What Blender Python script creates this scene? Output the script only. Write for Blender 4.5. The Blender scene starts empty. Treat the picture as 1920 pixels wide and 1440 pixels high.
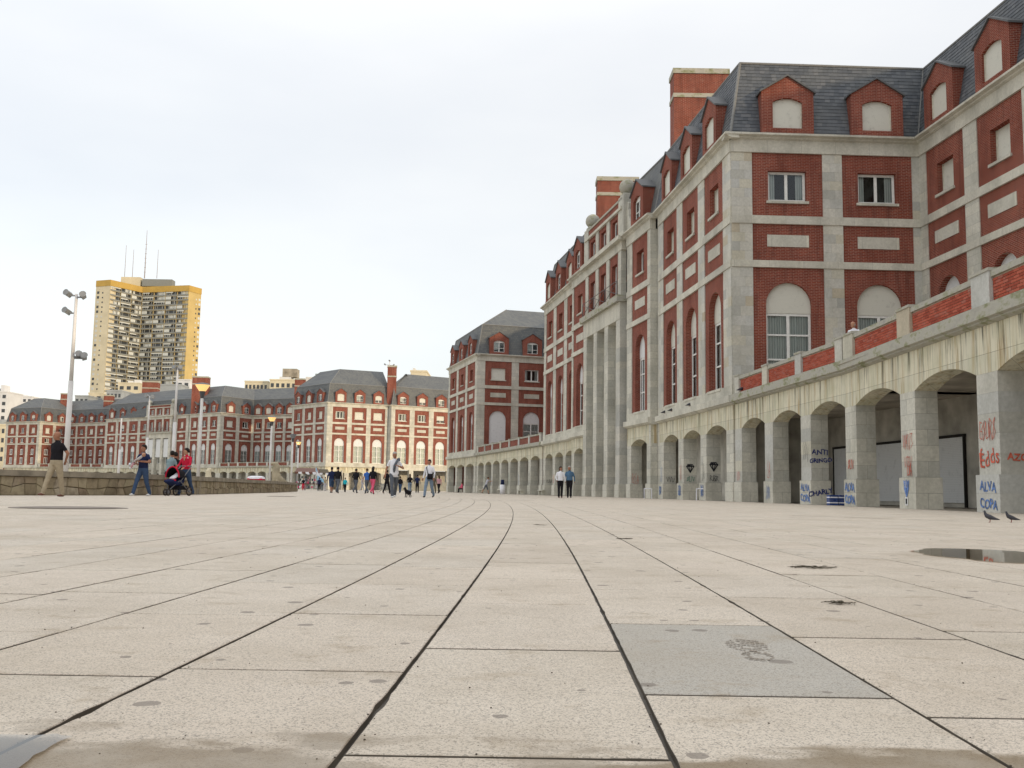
import bpy, math, random
from mathutils import Vector, Matrix, noise as mnoise
random.seed(7)
R = math.radians
S = bpy.context.scene
COL = S.collection
# ------------------------------------------------------------------ camera
CAMH, FPX, PITCH, ROLL = 0.35, 1850.0, math.atan(200/1850.0), 0.0156
cam = bpy.data.cameras.new('camera'); co = bpy.data.objects.new('camera', cam); COL.objects.link(co)
cam.sensor_width = 36; cam.lens = 36*FPX/1920; cam.clip_start = 0.05; cam.clip_end = 6000
co.matrix_world = Matrix.Translation((0, 0, CAMH)) @ Matrix.Rotation(math.pi/2+PITCH, 4, 'X') @ Matrix.Rotation(ROLL, 4, 'Z')
S.camera = co
# ------------------------------------------------------------------ sky and sun
SUN_EL, SUN_AZ = R(13), math.atan2(0.80, -0.60)      # azimuth measured from +Y towards +X
w = bpy.data.worlds.new('World'); S.world = w; w.use_nodes = True
nt = w.node_tree; nt.nodes.clear()
out = nt.nodes.new('ShaderNodeOutputWorld')
sky = nt.nodes.new('ShaderNodeTexSky'); sky.sky_type = 'NISHITA'; sky.sun_disc = False
sky.sun_elevation = SUN_EL; sky.sun_rotation = SUN_AZ
b1 = nt.nodes.new('ShaderNodeBackground'); b1.inputs[1].default_value = 0.05
nt.links.new(sky.outputs[0], b1.inputs[0])
tc = nt.nodes.new('ShaderNodeTexCoord')
mp = nt.nodes.new('ShaderNodeMapping'); mp.inputs['Scale'].default_value = (1.0, 1.6, 3.2); mp.inputs['Rotation'].default_value = (0, R(-28), 0)
nz = nt.nodes.new('ShaderNodeTexNoise'); nz.inputs['Scale'].default_value = 1.7; nz.inputs['Detail'].default_value = 5; nz.inputs['Roughness'].default_value = 0.5
rp = nt.nodes.new('ShaderNodeValToRGB')
rp.color_ramp.elements[0].position = 0.36; rp.color_ramp.elements[0].color = (0.985, 0.99, 1.005, 1)
rp.color_ramp.elements[1].position = 0.60; rp.color_ramp.elements[1].color = (1.10, 1.09, 1.075, 1)
nt.links.new(tc.outputs['Generated'], mp.inputs[0]); nt.links.new(mp.outputs[0], nz.inputs[0]); nt.links.new(nz.outputs[0], rp.inputs[0])
b2 = nt.nodes.new('ShaderNodeBackground'); b2.inputs[1].default_value = 0.87
sxz = nt.nodes.new('ShaderNodeSeparateXYZ'); nt.links.new(tc.outputs['Generated'], sxz.inputs[0])
zr_ = nt.nodes.new('ShaderNodeMapRange'); zr_.interpolation_type = 'SMOOTHSTEP'   # an overcast sky brightens towards the zenith
zr_.inputs[1].default_value = 0.30; zr_.inputs[2].default_value = 1.0; zr_.inputs[3].default_value = 1.0; zr_.inputs[4].default_value = 1.9
nt.links.new(sxz.outputs[2], zr_.inputs[0])
zm = nt.nodes.new('ShaderNodeVectorMath'); zm.operation = 'SCALE'; nt.links.new(rp.outputs[0], zm.inputs[0]); nt.links.new(zr_.outputs[0], zm.inputs[3])
nt.links.new(zm.outputs[0], b2.inputs[0])
ad = nt.nodes.new('ShaderNodeAddShader')
nt.links.new(b1.outputs[0], ad.inputs[0]); nt.links.new(b2.outputs[0], ad.inputs[1]); nt.links.new(ad.outputs[0], out.inputs[0])
sl = bpy.data.lights.new('sun', 'SUN'); sl.energy = 2.7; sl.angle = R(2.0); sl.color = (1.0, 0.78, 0.50)
so = bpy.data.objects.new('sun', sl); COL.objects.link(so)
sdir = Vector((math.sin(SUN_AZ)*math.cos(SUN_EL), math.cos(SUN_AZ)*math.cos(SUN_EL), math.sin(SUN_EL)))
so.rotation_euler = sdir.to_track_quat('Z', 'Y').to_euler()
S.view_settings.view_transform = 'Standard'; S.view_settings.look = 'None'
S.view_settings.exposure = -0.18; S.view_settings.gamma = 1; S.view_settings.use_curve_mapping = False
S.render.engine = 'CYCLES'; S.cycles.max_bounces = 5; S.cycles.diffuse_bounces = 3
S.cycles.transparent_max_bounces = 12

# ------------------------------------------------------------------ pixel helpers used to survey the site
def ray(x, y):
    a, b = x-960, 720-y
    c, s = math.cos(ROLL), math.sin(ROLL)
    a2 = a*c-b*s; b2 = a*s+b*c
    cp, sp = math.cos(PITCH), math.sin(PITCH)
    return (a2, FPX*cp-b2*sp, FPX*sp+b2*cp)
def at_h(x, y, z=0.0):
    r = ray(x, y); t = (z-CAMH)/r[2]; return (r[0]*t, r[1]*t)
def at_Y(x, y, Y):
    r = ray(x, y); t = Y/r[1]; return (r[0]*t, Y, CAMH+r[2]*t)

# ------------------------------------------------------------------ material helpers
class NT:
    def __init__(s, name, rough=0.85, spec=0.25):
        s.m = bpy.data.materials.new(name); s.m.use_nodes = True; s.t = s.m.node_tree
        s.b = s.t.nodes['Principled BSDF']; s.b.inputs['Roughness'].default_value = rough
        s.b.inputs['Specular IOR Level'].default_value = spec
    def n(s, typ, ins=None, **kw):
        nd = s.t.nodes.new('ShaderNode'+typ)
        for k, v in kw.items(): setattr(nd, k, v)
        for k, v in (ins or {}).items():
            if hasattr(v, 'is_output') or isinstance(v, bpy.types.NodeSocket): s.t.links.new(v, nd.inputs[k])
            else: nd.inputs[k].default_value = v
        return nd
    def link(s, a, b): s.t.links.new(a, b)
    def math(s, op, a, b=0.0, c=None, clamp=False):
        d = {0: a, 1: b}
        if c is not None: d[2] = c
        return s.n('Math', d, operation=op, use_clamp=clamp).outputs[0]
    def mix(s, f, a, b, mode='MIX'):
        nd = s.t.nodes.new('ShaderNodeMix'); nd.data_type = 'RGBA'; nd.blend_type = mode
        for i, v in ((0, f), (6, a), (7, b)):
            if isinstance(v, bpy.types.NodeSocket): s.link(v, nd.inputs[i])
            else: nd.inputs[i].default_value = v if i == 0 else (tuple(v)+(1,) if len(v) == 3 else v)
        return nd.outputs[2]
    def ramp(s, f, stops):
        nd = s.t.nodes.new('ShaderNodeValToRGB'); e = nd.color_ramp.elements
        while len(e) < len(stops): e.new(0.5)
        for i, (p, c) in enumerate(stops):
            e[i].position = p; e[i].color = (tuple(c)+(1,)) if not isinstance(c, (int, float)) else (c, c, c, 1)
        s.link(f, nd.inputs[0]); return nd.outputs[0]
    def pos(s): return s.n('NewGeometry').outputs['Position']
    def obj(s): return s.n('TexCoord').outputs['Object']
    def noise(s, vec, scale, detail=4, rough=0.55):
        return s.n('TexNoise', {'Vector': vec, 'Scale': scale, 'Detail': detail, 'Roughness': rough}).outputs[0]
    def scl(s, vec, sc): return s.n('Mapping', {0: vec, 'Scale': sc}).outputs[0]
    def wallvec(s):
        x = s.n('SeparateXYZ', {0: s.obj()})
        return s.n('CombineXYZ', {0: s.math('ADD', x.outputs[0], x.outputs[1]), 1: x.outputs[2]}).outputs[0], x
    def bump(s, h, strength=0.4, dist=0.01):
        bp = s.n('Bump', {'Strength': strength, 'Distance': dist, 'Height': h}); s.link(bp.outputs[0], s.b.inputs['Normal'])
    def col(s, c):
        if isinstance(c, bpy.types.NodeSocket): s.link(c, s.b.inputs['Base Color'])
        else: s.b.inputs['Base Color'].default_value = tuple(c)+(1,)
        return s.m
MATS = {}
def plain(name, c, rough=0.7, spec=0.3, var=0.12, scale=6.0, metal=0.0):
    if name in MATS: return MATS[name]
    k = NT(name, rough, spec); n_ = k.noise(k.pos(), scale, 4)
    lo = [v*(1-var) for v in c]; hi = [min(1, v*(1+var)) for v in c]
    k.b.inputs['Metallic'].default_value = metal
    MATS[name] = k.col(k.ramp(n_, [(0.3, lo), (0.7, hi)])); return MATS[name]

def mk_brick(name, c1, c2, mort):
    k = NT(name, 0.9, 0.15); v, x = k.wallvec()
    bt = k.n('TexBrick', {'Vector': v, 'Color1': c1+(1,), 'Color2': c2+(1,), 'Mortar': mort+(1,), 'Scale': 1.0, 'Mortar Size': 0.010, 'Mortar Smooth': 0.3,
                          'Bias': 0.0, 'Brick Width': 0.25, 'Row Height': 0.078}, offset=0.5)
    big = k.noise(k.scl(k.pos(), (1, 1, 0.35)), 0.9, 5)
    c = k.mix(k.ramp(big, [(0.38, 0.0), (0.72, 0.55)]), bt.outputs[0], tuple(v_*0.45 for v_ in c1))
    sm = k.noise(k.pos(), 3.2, 5, 0.7)
    c = k.mix(k.ramp(sm, [(0.60, 0.0), (0.78, 0.35)]), c, (0.40, 0.31, 0.25))
    stk = k.noise(k.scl(k.pos(), (2.2, 2.2, .25)), 1.6, 6, .65); c = k.mix(k.ramp(stk, [(0.50, 0.0), (0.70, 0.55)]), c, (0.075, 0.035, 0.03))
    fine = k.noise(k.pos(), 26, 2); c = k.mix(k.ramp(fine, [(0.3, 0.0), (0.7, 0.30)]), c, tuple(v_*0.6 for v_ in c1))
    k.bump(bt.outputs['Fac'], -0.5, 0.01)
    return k.col(c)
BRICK = mk_brick('red brick', (0.262, 0.062, 0.037), (0.172, 0.039, 0.027), (0.38, 0.24, 0.19))
def mk_loosebrick():
    k = NT('laid brick', 0.9, 0.15)
    rnd = k.math('FRACT', k.math('ADD', k.n('NewGeometry').outputs['Random Per Island'], k.n('ObjectInfo').outputs['Random']))
    c = k.ramp(rnd, [(0.0, (0.27, 0.060, 0.038)), (0.4, (0.36, 0.08, 0.048)), (0.8, (0.42, 0.11, 0.07)), (1.0, (0.34, 0.12, 0.09))])
    st = k.noise(k.pos(), 2.4, 5, 0.65)
    c = k.mix(k.ramp(st, [(0.62, 0.0), (0.78, 0.5)]), c, (0.42, 0.38, 0.30))
    k.bump(k.noise(k.pos(), 60, 3), 0.3, 0.004)
    return k.col(c)
LOOSEBRICK = mk_loosebrick()
MORTAR = plain('mortar', (0.50, 0.40, 0.32), 0.95, 0.1)

def stone_core(k, c, grime=0.55):
    n1 = k.noise(k.scl(k.pos(), (1, 1, 0.5)), 0.7, 6, 0.62)
    c = k.mix(k.ramp(n1, [(0.42, 0.0), (0.75, grime)]), c, (0.16, 0.155, 0.12))
    n2 = k.noise(k.pos(), 9, 5, 0.7)
    c = k.mix(k.ramp(n2, [(0.35, 0.0), (0.75, 0.38)]), c, (0.19, 0.185, 0.155))
    return c
def mk_stone(name, a, b_, bw, rh, joint=(0.34, 0.33, 0.29), ms=0.007):
    k = NT(name, 0.9, 0.2); v, x = k.wallvec()
    bt = k.n('TexBrick', {'Vector': v, 'Color1': a+(1,), 'Color2': b_+(1,), 'Mortar': joint+(1,), 'Scale': 1.0, 'Mortar Size': ms, 'Mortar Smooth': 0.2,
                          'Bias': 0.0, 'Brick Width': bw, 'Row Height': rh}, offset=0.5)
    c = stone_core(k, bt.outputs[0]); k.bump(k.noise(k.pos(), 30, 4), 0.25, 0.006)
    return k.col(c)
STONE = mk_stone('grey cut stone', (0.66, 0.635, 0.545), (0.52, 0.51, 0.455), 0.95, 0.46)
BAND = mk_stone('stone band', (0.66, 0.635, 0.54), (0.56, 0.54, 0.47), 1.7, 3.0)
def mk_block():
    k = NT('stone block', 0.9, 0.2)
    rnd = k.math('FRACT', k.math('ADD', k.n('NewGeometry').outputs['Random Per Island'], k.n('ObjectInfo').outputs['Random']))
    c = k.ramp(rnd, [(0.0, (0.43, 0.43, 0.40)), (0.3, (0.60, 0.58, 0.51)), (0.55, (0.53, 0.53, 0.50)), (0.8, (0.63, 0.605, 0.53)), (0.96, (0.58, 0.55, 0.45)), (1.0, (0.50, 0.43, 0.32))])
    c = stone_core(k, c, 0.4); k.bump(k.noise(k.pos(), 34, 4), 0.3, 0.006)
    return k.col(c)
BLOCK = mk_block()
def mk_streak():
    k = NT('streaked arcade stone', 0.9, 0.2); v, x = k.wallvec()
    bt = k.n('TexBrick', {'Vector': v, 'Color1': (0.66, 0.62, 0.48, 1), 'Color2': (0.56, 0.54, 0.43, 1), 'Mortar': (0.22, 0.21, 0.17, 1), 'Scale': 1.0,
                          'Mortar Size': 0.006, 'Mortar Smooth': 0.2, 'Bias': 0.0, 'Brick Width': 0.62, 'Row Height': 1.3}, offset=0.0)
    st = k.noise(k.scl(k.pos(), (3.2, 3.2, 0.22)), 1.3, 6, 0.65)
    c = k.mix(k.ramp(st, [(0.50, 0.0), (0.66, 0.75)]), bt.outputs[0], (0.36, 0.25, 0.11))
    st2 = k.noise(k.scl(k.n('VectorMath', {0: k.pos(), 1: (31, 7, 0)}, operation='ADD').outputs[0], (2.6, 2.6, 0.16)), 1.9, 6, 0.7)
    hi = k.n('MapRange', {0: x.outputs[2], 1: 2.9, 2: 4.5, 3: 0.0, 4: 1.0}).outputs[0]
    f = k.math('MULTIPLY', k.ramp(st2, [(0.52, 0.0), (0.64, 1.0)]), hi)
    c = k.mix(k.math('MULTIPLY', f, 0.85), c, (0.045, 0.04, 0.03))
    gr = k.noise(k.pos(), 1.1, 4)
    c = k.mix(k.ramp(gr, [(0.45, 0.0), (0.7, 0.35)]), c, (0.33, 0.34, 0.20))
    k.bump(k.noise(k.pos(), 30, 4), 0.25, 0.006)
    return k.col(c)
STREAK = mk_streak()
def mk_moss():
    k = NT('mossy ledge stone', 0.95, 0.15)
    c = k.ramp(k.noise(k.scl(k.pos(), (1, 1, 2)), 1.6, 6, 0.7), [(0.3, (0.31, 0.30, 0.265)), (0.5, (0.40, 0.385, 0.33)), (0.62, (0.25, 0.255, 0.16)), (0.78, (0.13, 0.14, 0.07))])
    k.bump(k.noise(k.pos(), 30, 4), 0.3, 0.006); return k.col(c)
MOSS = mk_moss()
def mk_slate(name, isl):
    k = NT(name, 0.62, 0.35)
    if isl:
        rnd = k.n('NewGeometry').outputs['Random Per Island']
        c = k.ramp(rnd, [(0.0, (0.062, 0.070, 0.082)), (0.5, (0.085, 0.094, 0.108)), (0.9, (0.105, 0.113, 0.125)), (1.0, (0.125, 0.13, 0.14))])
    else:
        x = k.n('SeparateXYZ', {0: k.pos()})
        v = k.n('CombineXYZ', {0: k.math('ADD', x.outputs[0], x.outputs[1]), 1: x.outputs[2]}).outputs[0]
        bt = k.n('TexBrick', {'Vector': v, 'Color1': (0.125, 0.130, 0.125, 1), 'Color2': (0.085, 0.092, 0.098, 1), 'Mortar': (0.05, 0.054, 0.06, 1), 'Scale': 1.0,
                              'Mortar Size': 0.012, 'Bias': 0.0, 'Brick Width': 0.4, 'Row Height': 0.25}, offset=0.5)
        c = bt.outputs[0]
    big = k.noise(k.pos(), 0.5, 5); c = k.mix(k.ramp(big, [(0.45, 0.0), (0.75, 0.4)]), c, (0.15, 0.155, 0.145))
    return k.col(c)
SLATE = mk_slate('slate roof', False); SHINGLE = mk_slate('slate shingle', True)
LEAD = plain('lead flashing', (0.19, 0.19, 0.185), 0.6)
FRAME = plain('white window paint', (0.70, 0.70, 0.67), 0.5, 0.4, 0.08)
DIRTYFRAME = plain('weathered cream paint', (0.56, 0.54, 0.45), 0.6, 0.3, 0.2)
def mk_shutter(name, c):
    k = NT(name, 0.6, 0.3); x = k.n('SeparateXYZ', {0: k.obj()})
    wv = k.math('FRACT', k.math('MULTIPLY', x.outputs[2], 16.0))
    cc = k.mix(k.ramp(wv, [(0.0, 1.0), (0.16, 0.0)]), c, tuple(v*0.72 for v in c))
    cc = k.mix(k.ramp(k.noise(k.pos(), 3.0, 5, 0.7), [(0.55, 0.0), (0.72, 0.5)]), cc, tuple(v*0.55 for v in c))
    k.bump(wv, 0.3, 0.01); return k.col(cc)
SHUT = mk_shutter('cream roller shutter', (0.60, 0.59, 0.52)); SHUTW = mk_shutter('white roller shutter', (0.66, 0.67, 0.67))
SHUTG = mk_shutter('grey shop shutter', (0.62, 0.64, 0.60)); SHUTB = mk_shutter('blue grey shutter', (0.19, 0.23, 0.27))
def mk_glass():
    k = NT('window glass', 0.05, 0.5); k.col((0.5, 0.55, 0.55))
    tr = k.n('BsdfTransparent', {0: (0.80, 0.84, 0.84, 1)}); gl = k.n('BsdfGlossy', {'Color': (0.9, 0.95, 1, 1), 'Roughness': 0.06})
    fr = k.n('Fresnel', {'IOR': 1.55}); mx = k.n('MixShader', {0: fr.outputs[0], 1: tr.outputs[0], 2: gl.outputs[0]})
    k.link(mx.outputs[0], k.t.nodes['Material Output'].inputs[0]); return k.m
GLASS = mk_glass()
def mk_curtain():
    k = NT('curtain cloth', 0.9, 0.1); x = k.n('SeparateXYZ', {0: k.obj()})
    wv = k.n('TexWave', {'Vector': k.scl(k.obj(), (1, 0, 0.04)), 'Scale': 2.6, 'Distortion': 3.0, 'Detail': 2.0}).outputs[1]
    return k.col(k.ramp(wv, [(0.0, (0.50, 0.53, 0.51)), (0.4, (0.66, 0.69, 0.66)), (1.0, (0.82, 0.84, 0.80))]))
CURTAIN = mk_curtain()
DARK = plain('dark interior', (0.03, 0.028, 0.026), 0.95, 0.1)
INNER = plain('arcade inner plaster', (0.42, 0.40, 0.35), 0.9, 0.15, 0.3, 1.2)
CEIL = plain('arcade ceiling plaster', (0.42, 0.38, 0.32), 0.9, 0.1, 0.35, 0.8)
def mk_sheet(name, c, var):
    k = NT(name, 0.6, 0.35); n1 = k.noise(k.pos(), 3, 5, 0.6)
    return k.col(k.ramp(n1, [(0.3, tuple(v*(1-var) for v in c)), (0.7, tuple(v*(1+var) for v in c))]))

def mk_paving(name, grey=False, far=False):
    k = NT(name, 0.8, 0.12); P = k.pos()
    rnd = k.math('FRACT', k.math('ADD', k.n('NewGeometry').outputs['Random Per Island'], k.n('ObjectInfo').outputs['Random']))
    if grey: c = k.ramp(rnd, [(0, (0.385, 0.362, 0.315)), (1, (0.385, 0.362, 0.315))])
    else: c = k.ramp(rnd, [(0, (0.500, 0.430, 0.350)), (0.25, (0.600, 0.520, 0.425)), (0.5, (0.530, 0.470, 0.385)), (0.75, (0.585, 0.510, 0.425)), (1, (0.520, 0.475, 0.405))])
    if far: c = k.ramp(k.noise(P, 0.25, 4), [(0.3, (0.44, 0.40, 0.335)), (0.7, (0.53, 0.48, 0.40))])
    g = k.noise(P, 620, 2, 0.8); g3 = k.noise(P, 85, 3, 0.7); c = k.mix(k.ramp(g3, [(0.38, 0.0), (0.64, 0.50)]), c, (0.36, 0.305, 0.235)); c = k.mix(k.ramp(g, [(0.40, 0.0), (0.60, 0.62)]), c, (0.80, 0.72, 0.61) if not grey else (0.58, 0.56, 0.51))
    vo = k.n('TexVoronoi', {'Vector': P, 'Scale': 380.0}, feature='F1').outputs['Color']
    sp = k.n('SeparateColor', {0: vo}).outputs[0]
    c = k.mix(k.ramp(sp, [(0.17, 0.75), (0.25, 0.0)]), c, (0.24, 0.22, 0.19))
    big = k.noise(P, 1.3, 6, 0.65); c = k.mix(k.ramp(big, [(0.42, 0.0), (0.74, 0.50)]), c, (0.34, 0.285, 0.21))
    big2 = k.noise(k.n('VectorMath', {0: P, 1: (9, 4, 0)}, operation='ADD').outputs[0], 5.5, 6, 0.7)
    c = k.mix(k.ramp(big2, [(0.55, 0.0), (0.70, 0.5)]), c, (0.31, 0.245, 0.165))
    # gum spots
    warp = k.n('VectorMath', {0: P, 1: k.n('VectorMath', {0: k.n('TexNoise', {'Vector': P, 'Scale': 22.0}).outputs[1], 3: 0.022}, operation='SCALE').outputs[0]}, operation='ADD').outputs[0]
    vd = k.n('TexVoronoi', {'Vector': warp, 'Scale': 4.2, 'Randomness': 1.0}, feature='F1', voronoi_dimensions='2D')
    keep = k.n('SeparateColor', {0: vd.outputs['Color']}).outputs[1]
    rad = k.math('MULTIPLY', k.math('POWER', keep, 2.0), 0.105)
    sp2 = k.math('LESS_THAN', vd.outputs['Distance'], rad)
    sp2 = k.math('MULTIPLY', sp2, k.math('GREATER_THAN', keep, 0.40))
    c = k.mix(k.math('MULTIPLY', sp2, 0.72), c, (0.20, 0.175, 0.15))
    # damp patches near the puddles
    x = k.n('SeparateXYZ', {0: P})
    wn = k.noise(k.scl(P, (1.4, 3.4, 1)), 1.9, 6, 0.6)
    side = k.math('MINIMUM', k.math('MULTIPLY', k.math('ABSOLUTE', k.math('ADD', x.outputs[0], -0.08)), 0.16), 0.09)
    near = k.math('ADD', k.n('MapRange', {0: x.outputs[1], 1: 1.25, 2: 1.72, 3: 0.50, 4: -0.20}).outputs[0], side)
    wet = k.ramp(k.math('ADD', wn, near), [(0.80, 0.0), (0.90, 1.0)])
    px = k.math('SUBTRACT', x.outputs[0], 2.9); py = k.math('SUBTRACT', x.outputs[1], 6.0)
    dd = k.math('SQRT', k.math('ADD', k.math('MULTIPLY', px, k.math('MULTIPLY', px, 0.5)), k.math('MULTIPLY', py, py)))
    w2 = k.ramp(k.math('ADD', dd, k.math('MULTIPLY', wn, 0.8)), [(1.05/2, 1.0), (1.35/2+0.25, 0.0)])
    wet = k.math('MAXIMUM', wet, k.math('MULTIPLY', w2, 0.6))
    wc = k.mix(k.ramp(k.noise(P, 6, 4), [(0.4, 0.0), (0.6, 1.0)]), (0.19, 0.135, 0.07), (0.28, 0.23, 0.165))
    c = k.mix(k.math('MULTIPLY', wet, 0.74), c, k.mix(0.5, c, wc, 'MULTIPLY') if False else wc)
    rg = k.n('MapRange', {0: wet, 3: 0.74, 4: 0.28}).outputs[0]; k.link(rg, k.b.inputs['Roughness'])
    hb = k.math('ADD', g, k.math('MULTIPLY', k.noise(P, 60, 3), 0.6))
    k.bump(hb, 0.35, 0.003)
    return k.col(c)
PAVE = mk_paving('pale terrazzo paving'); PAVEG = mk_paving('grey terrazzo paving', grey=True); PAVEF = mk_paving('distant terrazzo paving', far=True)
JOINTSIDE = mk_sheet('weathered slab edge', (0.13, 0.11, 0.085), 0.4)
JOINT = mk_sheet('dirt in the joints', (0.08, 0.068, 0.052), 0.5)
def mk_water():
    k = NT('puddle water', 0.03, 0.4)
    tr = k.n('BsdfTransparent', {0: (0.62, 0.58, 0.52, 1)}); gl = k.n('BsdfGlossy', {'Color': (1, 1, 1, 1), 'Roughness': 0.02}); fr = k.n('Fresnel', {'IOR': 1.33})
    mx = k.n('MixShader', {0: fr.outputs[0], 1: tr.outputs[0], 2: gl.outputs[0]}); k.link(mx.outputs[0], k.t.nodes['Material Output'].inputs[0]); return k.m
WATER = mk_water()

# ------------------------------------------------------------------ mesh helpers
class MB:
    def __init__(s): s.v = []; s.f = []; s.m = []
    def face(s, pts, m=0):
        i = len(s.v); s.v += [tuple(p) for p in pts]; s.f.append(tuple(range(i, i+len(pts)))); s.m.append(m)
    def box(s, x0, x1, y0, y1, z0, z1, m=0):
        i = len(s.v)
        s.v += [(x0,y0,z0),(x1,y0,z0),(x1,y1,z0),(x0,y1,z0),(x0,y0,z1),(x1,y0,z1),(x1,y1,z1),(x0,y1,z1)]
        s.f += [(i,i+3,i+2,i+1),(i+4,i+5,i+6,i+7),(i,i+1,i+5,i+4),(i+1,i+2,i+6,i+5),(i+2,i+3,i+7,i+6),(i+3,i,i+4,i+7)]; s.m += [m]*6
    def prism(s, poly, y0, y1, m=0, caps=True):      # poly: (x,z) list, counter-clockwise seen from -y
        n = len(poly); i = len(s.v)
        s.v += [(x, y0, z) for x, z in poly]+[(x, y1, z) for x, z in poly]
        if caps: s.f += [tuple(range(i, i+n)), tuple(range(i+2*n-1, i+n-1, -1))]; s.m += [m, m]
        for a in range(n):
            b = (a+1) % n; s.f.append((i+b, i+a, i+n+a, i+n+b)); s.m.append(m)
    def tube(s, p, q, r0, r1=None, n=8, m=0, caps=True):
        r1 = r0 if r1 is None else r1
        p = Vector(p); q = Vector(q); d = (q-p).normalized()
        a = d.orthogonal().normalized(); b = d.cross(a); i = len(s.v)
        for c, r in ((p, r0), (q, r1)):
            for k in range(n):
                t = 2*math.pi*k/n; s.v.append(tuple(c+a*math.cos(t)*r+b*math.sin(t)*r))
        for k in range(n):
            k2 = (k+1) % n; s.f.append((i+k, i+k2, i+n+k2, i+n+k)); s.m.append(m)
        if caps: s.f += [tuple(range(i+n-1, i-1, -1)), tuple(range(i+n, i+2*n))]; s.m += [m, m]
    def rings(s, rs, n=12, m=0):       # rs: (centre, ax1, ax2) elliptical rings, closed by caps
        i = len(s.v)
        for c, a, b in rs:
            c = Vector(c); a = Vector(a); b = Vector(b)
            for k in range(n):
                t = 2*math.pi*k/n; s.v.append(tuple(c+a*math.cos(t)+b*math.sin(t)))
        for j in range(len(rs)-1):
            for k in range(n):
                k2 = (k+1) % n; s.f.append((i+j*n+k, i+j*n+k2, i+(j+1)*n+k2, i+(j+1)*n+k)); s.m.append(m)
        e = i+(len(rs)-1)*n
        s.f += [tuple(range(i+n-1, i-1, -1)), tuple(range(e, e+n))]; s.m += [m, m]
    def ball(s, c, rx, ry, rz, m=0, n=10, k=7, top=1.0, bot=-1.0):
        rs = []
        a0, a1 = math.asin(bot), math.asin(top)
        for j in range(k):
            t = a0+(a1-a0)*j/(k-1); h = math.sin(t); r = max(0.02, math.cos(t))
            rs.append(((c[0], c[1], c[2]+rz*h), (rx*r, 0, 0), (0, ry*r, 0)))
        s.rings(rs, n, m)
    def mesh(s, mats, smooth=False):
        me = bpy.data.meshes.new('mesh'); me.from_pydata(s.v, [], s.f)
        for m in (mats if isinstance(mats, (list, tuple)) else [mats]): me.materials.append(m)
        me.polygons.foreach_set('material_index', s.m)
        if smooth: me.polygons.foreach_set('use_smooth', [True]*len(s.f))
        me.update(); return me
def put(name, me, parent=None, loc=(0, 0, 0), rz=0.0, **tags):
    o = bpy.data.objects.new(name, me); COL.objects.link(o)
    o.location = loc; o.rotation_euler = (0, 0, rz)
    if parent is not None: o.parent = parent
    for k, v in tags.items(): o[k] = v
    return o
def thing(name, label, cat, loc=(0, 0, 0), rz=0.0, group=None):
    o = put(name, None, None, loc, rz, label=label, category=cat)
    if group: o['group'] = group
    return o
CACHE = {}
def cached(key, fn):
    if key not in CACHE: CACHE[key] = fn()
    return CACHE[key]
def copy_tree(o, parent=None):
    c = o.copy(); COL.objects.link(c)
    if parent is not None: c.parent = parent
    for ch in list(o.children): copy_tree(ch, c)
    return c

# ------------------------------------------------------------------ ground
def off(Y):   # the whole seafront follows one gentle arc
    return 0.04*Y-0.00125*Y*Y
g = MB(); g.face([(-900, -300, -0.03), (900, -300, -0.03), (900, 1500, -0.03), (-900, 1500, -0.03)])
ground = put('plaza_ground', g.mesh(PAVEF), None, kind='structure')
SW = 0.44
def strip(mb, xa, xb, z):
    Y = -4.0
    while Y < 76:
        Y2 = Y+2
        mb.face([(xa+off(Y), Y, z), (xb+off(Y), Y, z), (xb+off(Y2), Y2, z), (xa+off(Y2), Y2, z)]); Y = Y2
jb = MB(); strip(jb, -40*SW+0.17, 26*SW+0.17, -0.011)
put('paving_joint_bed', jb.mesh(JOINT), None, kind='structure')
paving = put('plaza_paving', None, None, kind='structure')
def slab_pts(ci, y0, y1):
    gx, gy = 0.0042+0.002*abs(mnoise.noise((ci*3.1, y0, 0))), 0.0070
    u0 = 0.17+ci*SW
    f = lambda u, y: u+off(y)
    return [(f(u0, y0)+gx, y0+gy), (f(u0+SW, y0)-gx, y0+gy), (f(u0+SW, y1)-gx, y1-gy), (f(u0, y1)+gx, y1-gy)]
def add_slab(mb, P, dz, ox=0, oy=0, fine=False):
    cx = sum(p[0] for p in P)/4; cy = sum(p[1] for p in P)/4
    if fine:       # worn, slightly chipped edges
        Q = []
        for a in range(4):
            p, q = P[a], P[(a+1) % 4]; n = 18 if a % 2 else 10
            for k in range(n):
                t = k/n; x = p[0]+(q[0]-p[0])*t; y = p[1]+(q[1]-p[1])*t
                w_ = mnoise.noise((x*38, y*38, 3))*.0016+max(0, mnoise.noise((x*13, y*13, 9))-.38)*.016
                sx, sy = (cx-x), (cy-y); 
                if a % 2: Q.append((x+(1 if sx > 0 else -1)*w_, y))
                else: Q.append((x, y+(1 if sy > 0 else -1)*w_*.6))
        P = Q
    n = len(P); b = 0.0016; i = len(mb.v)
    for z, k in ((-0.03, 0), (-0.0014, 0), (0.0, b)):
        for (x, y) in P:
            dx, dy = cx-x, cy-y; sx = k*(dx/max(abs(dx), .2)); sy = k*(dy/max(abs(dy), .3))
            mb.v.append((x+sx-ox, y+sy-oy, z+dz))
    for j in (0, n):
        for a in range(n):
            c = (a+1) % n; mb.f.append((i+j+a, i+j+c, i+j+n+c, i+j+n+a)); mb.m.append(1 if j == 0 else 0)
    mb.f.append(tuple(range(i+2*n, i+3*n))); mb.m.append(0)
slabs = []
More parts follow.
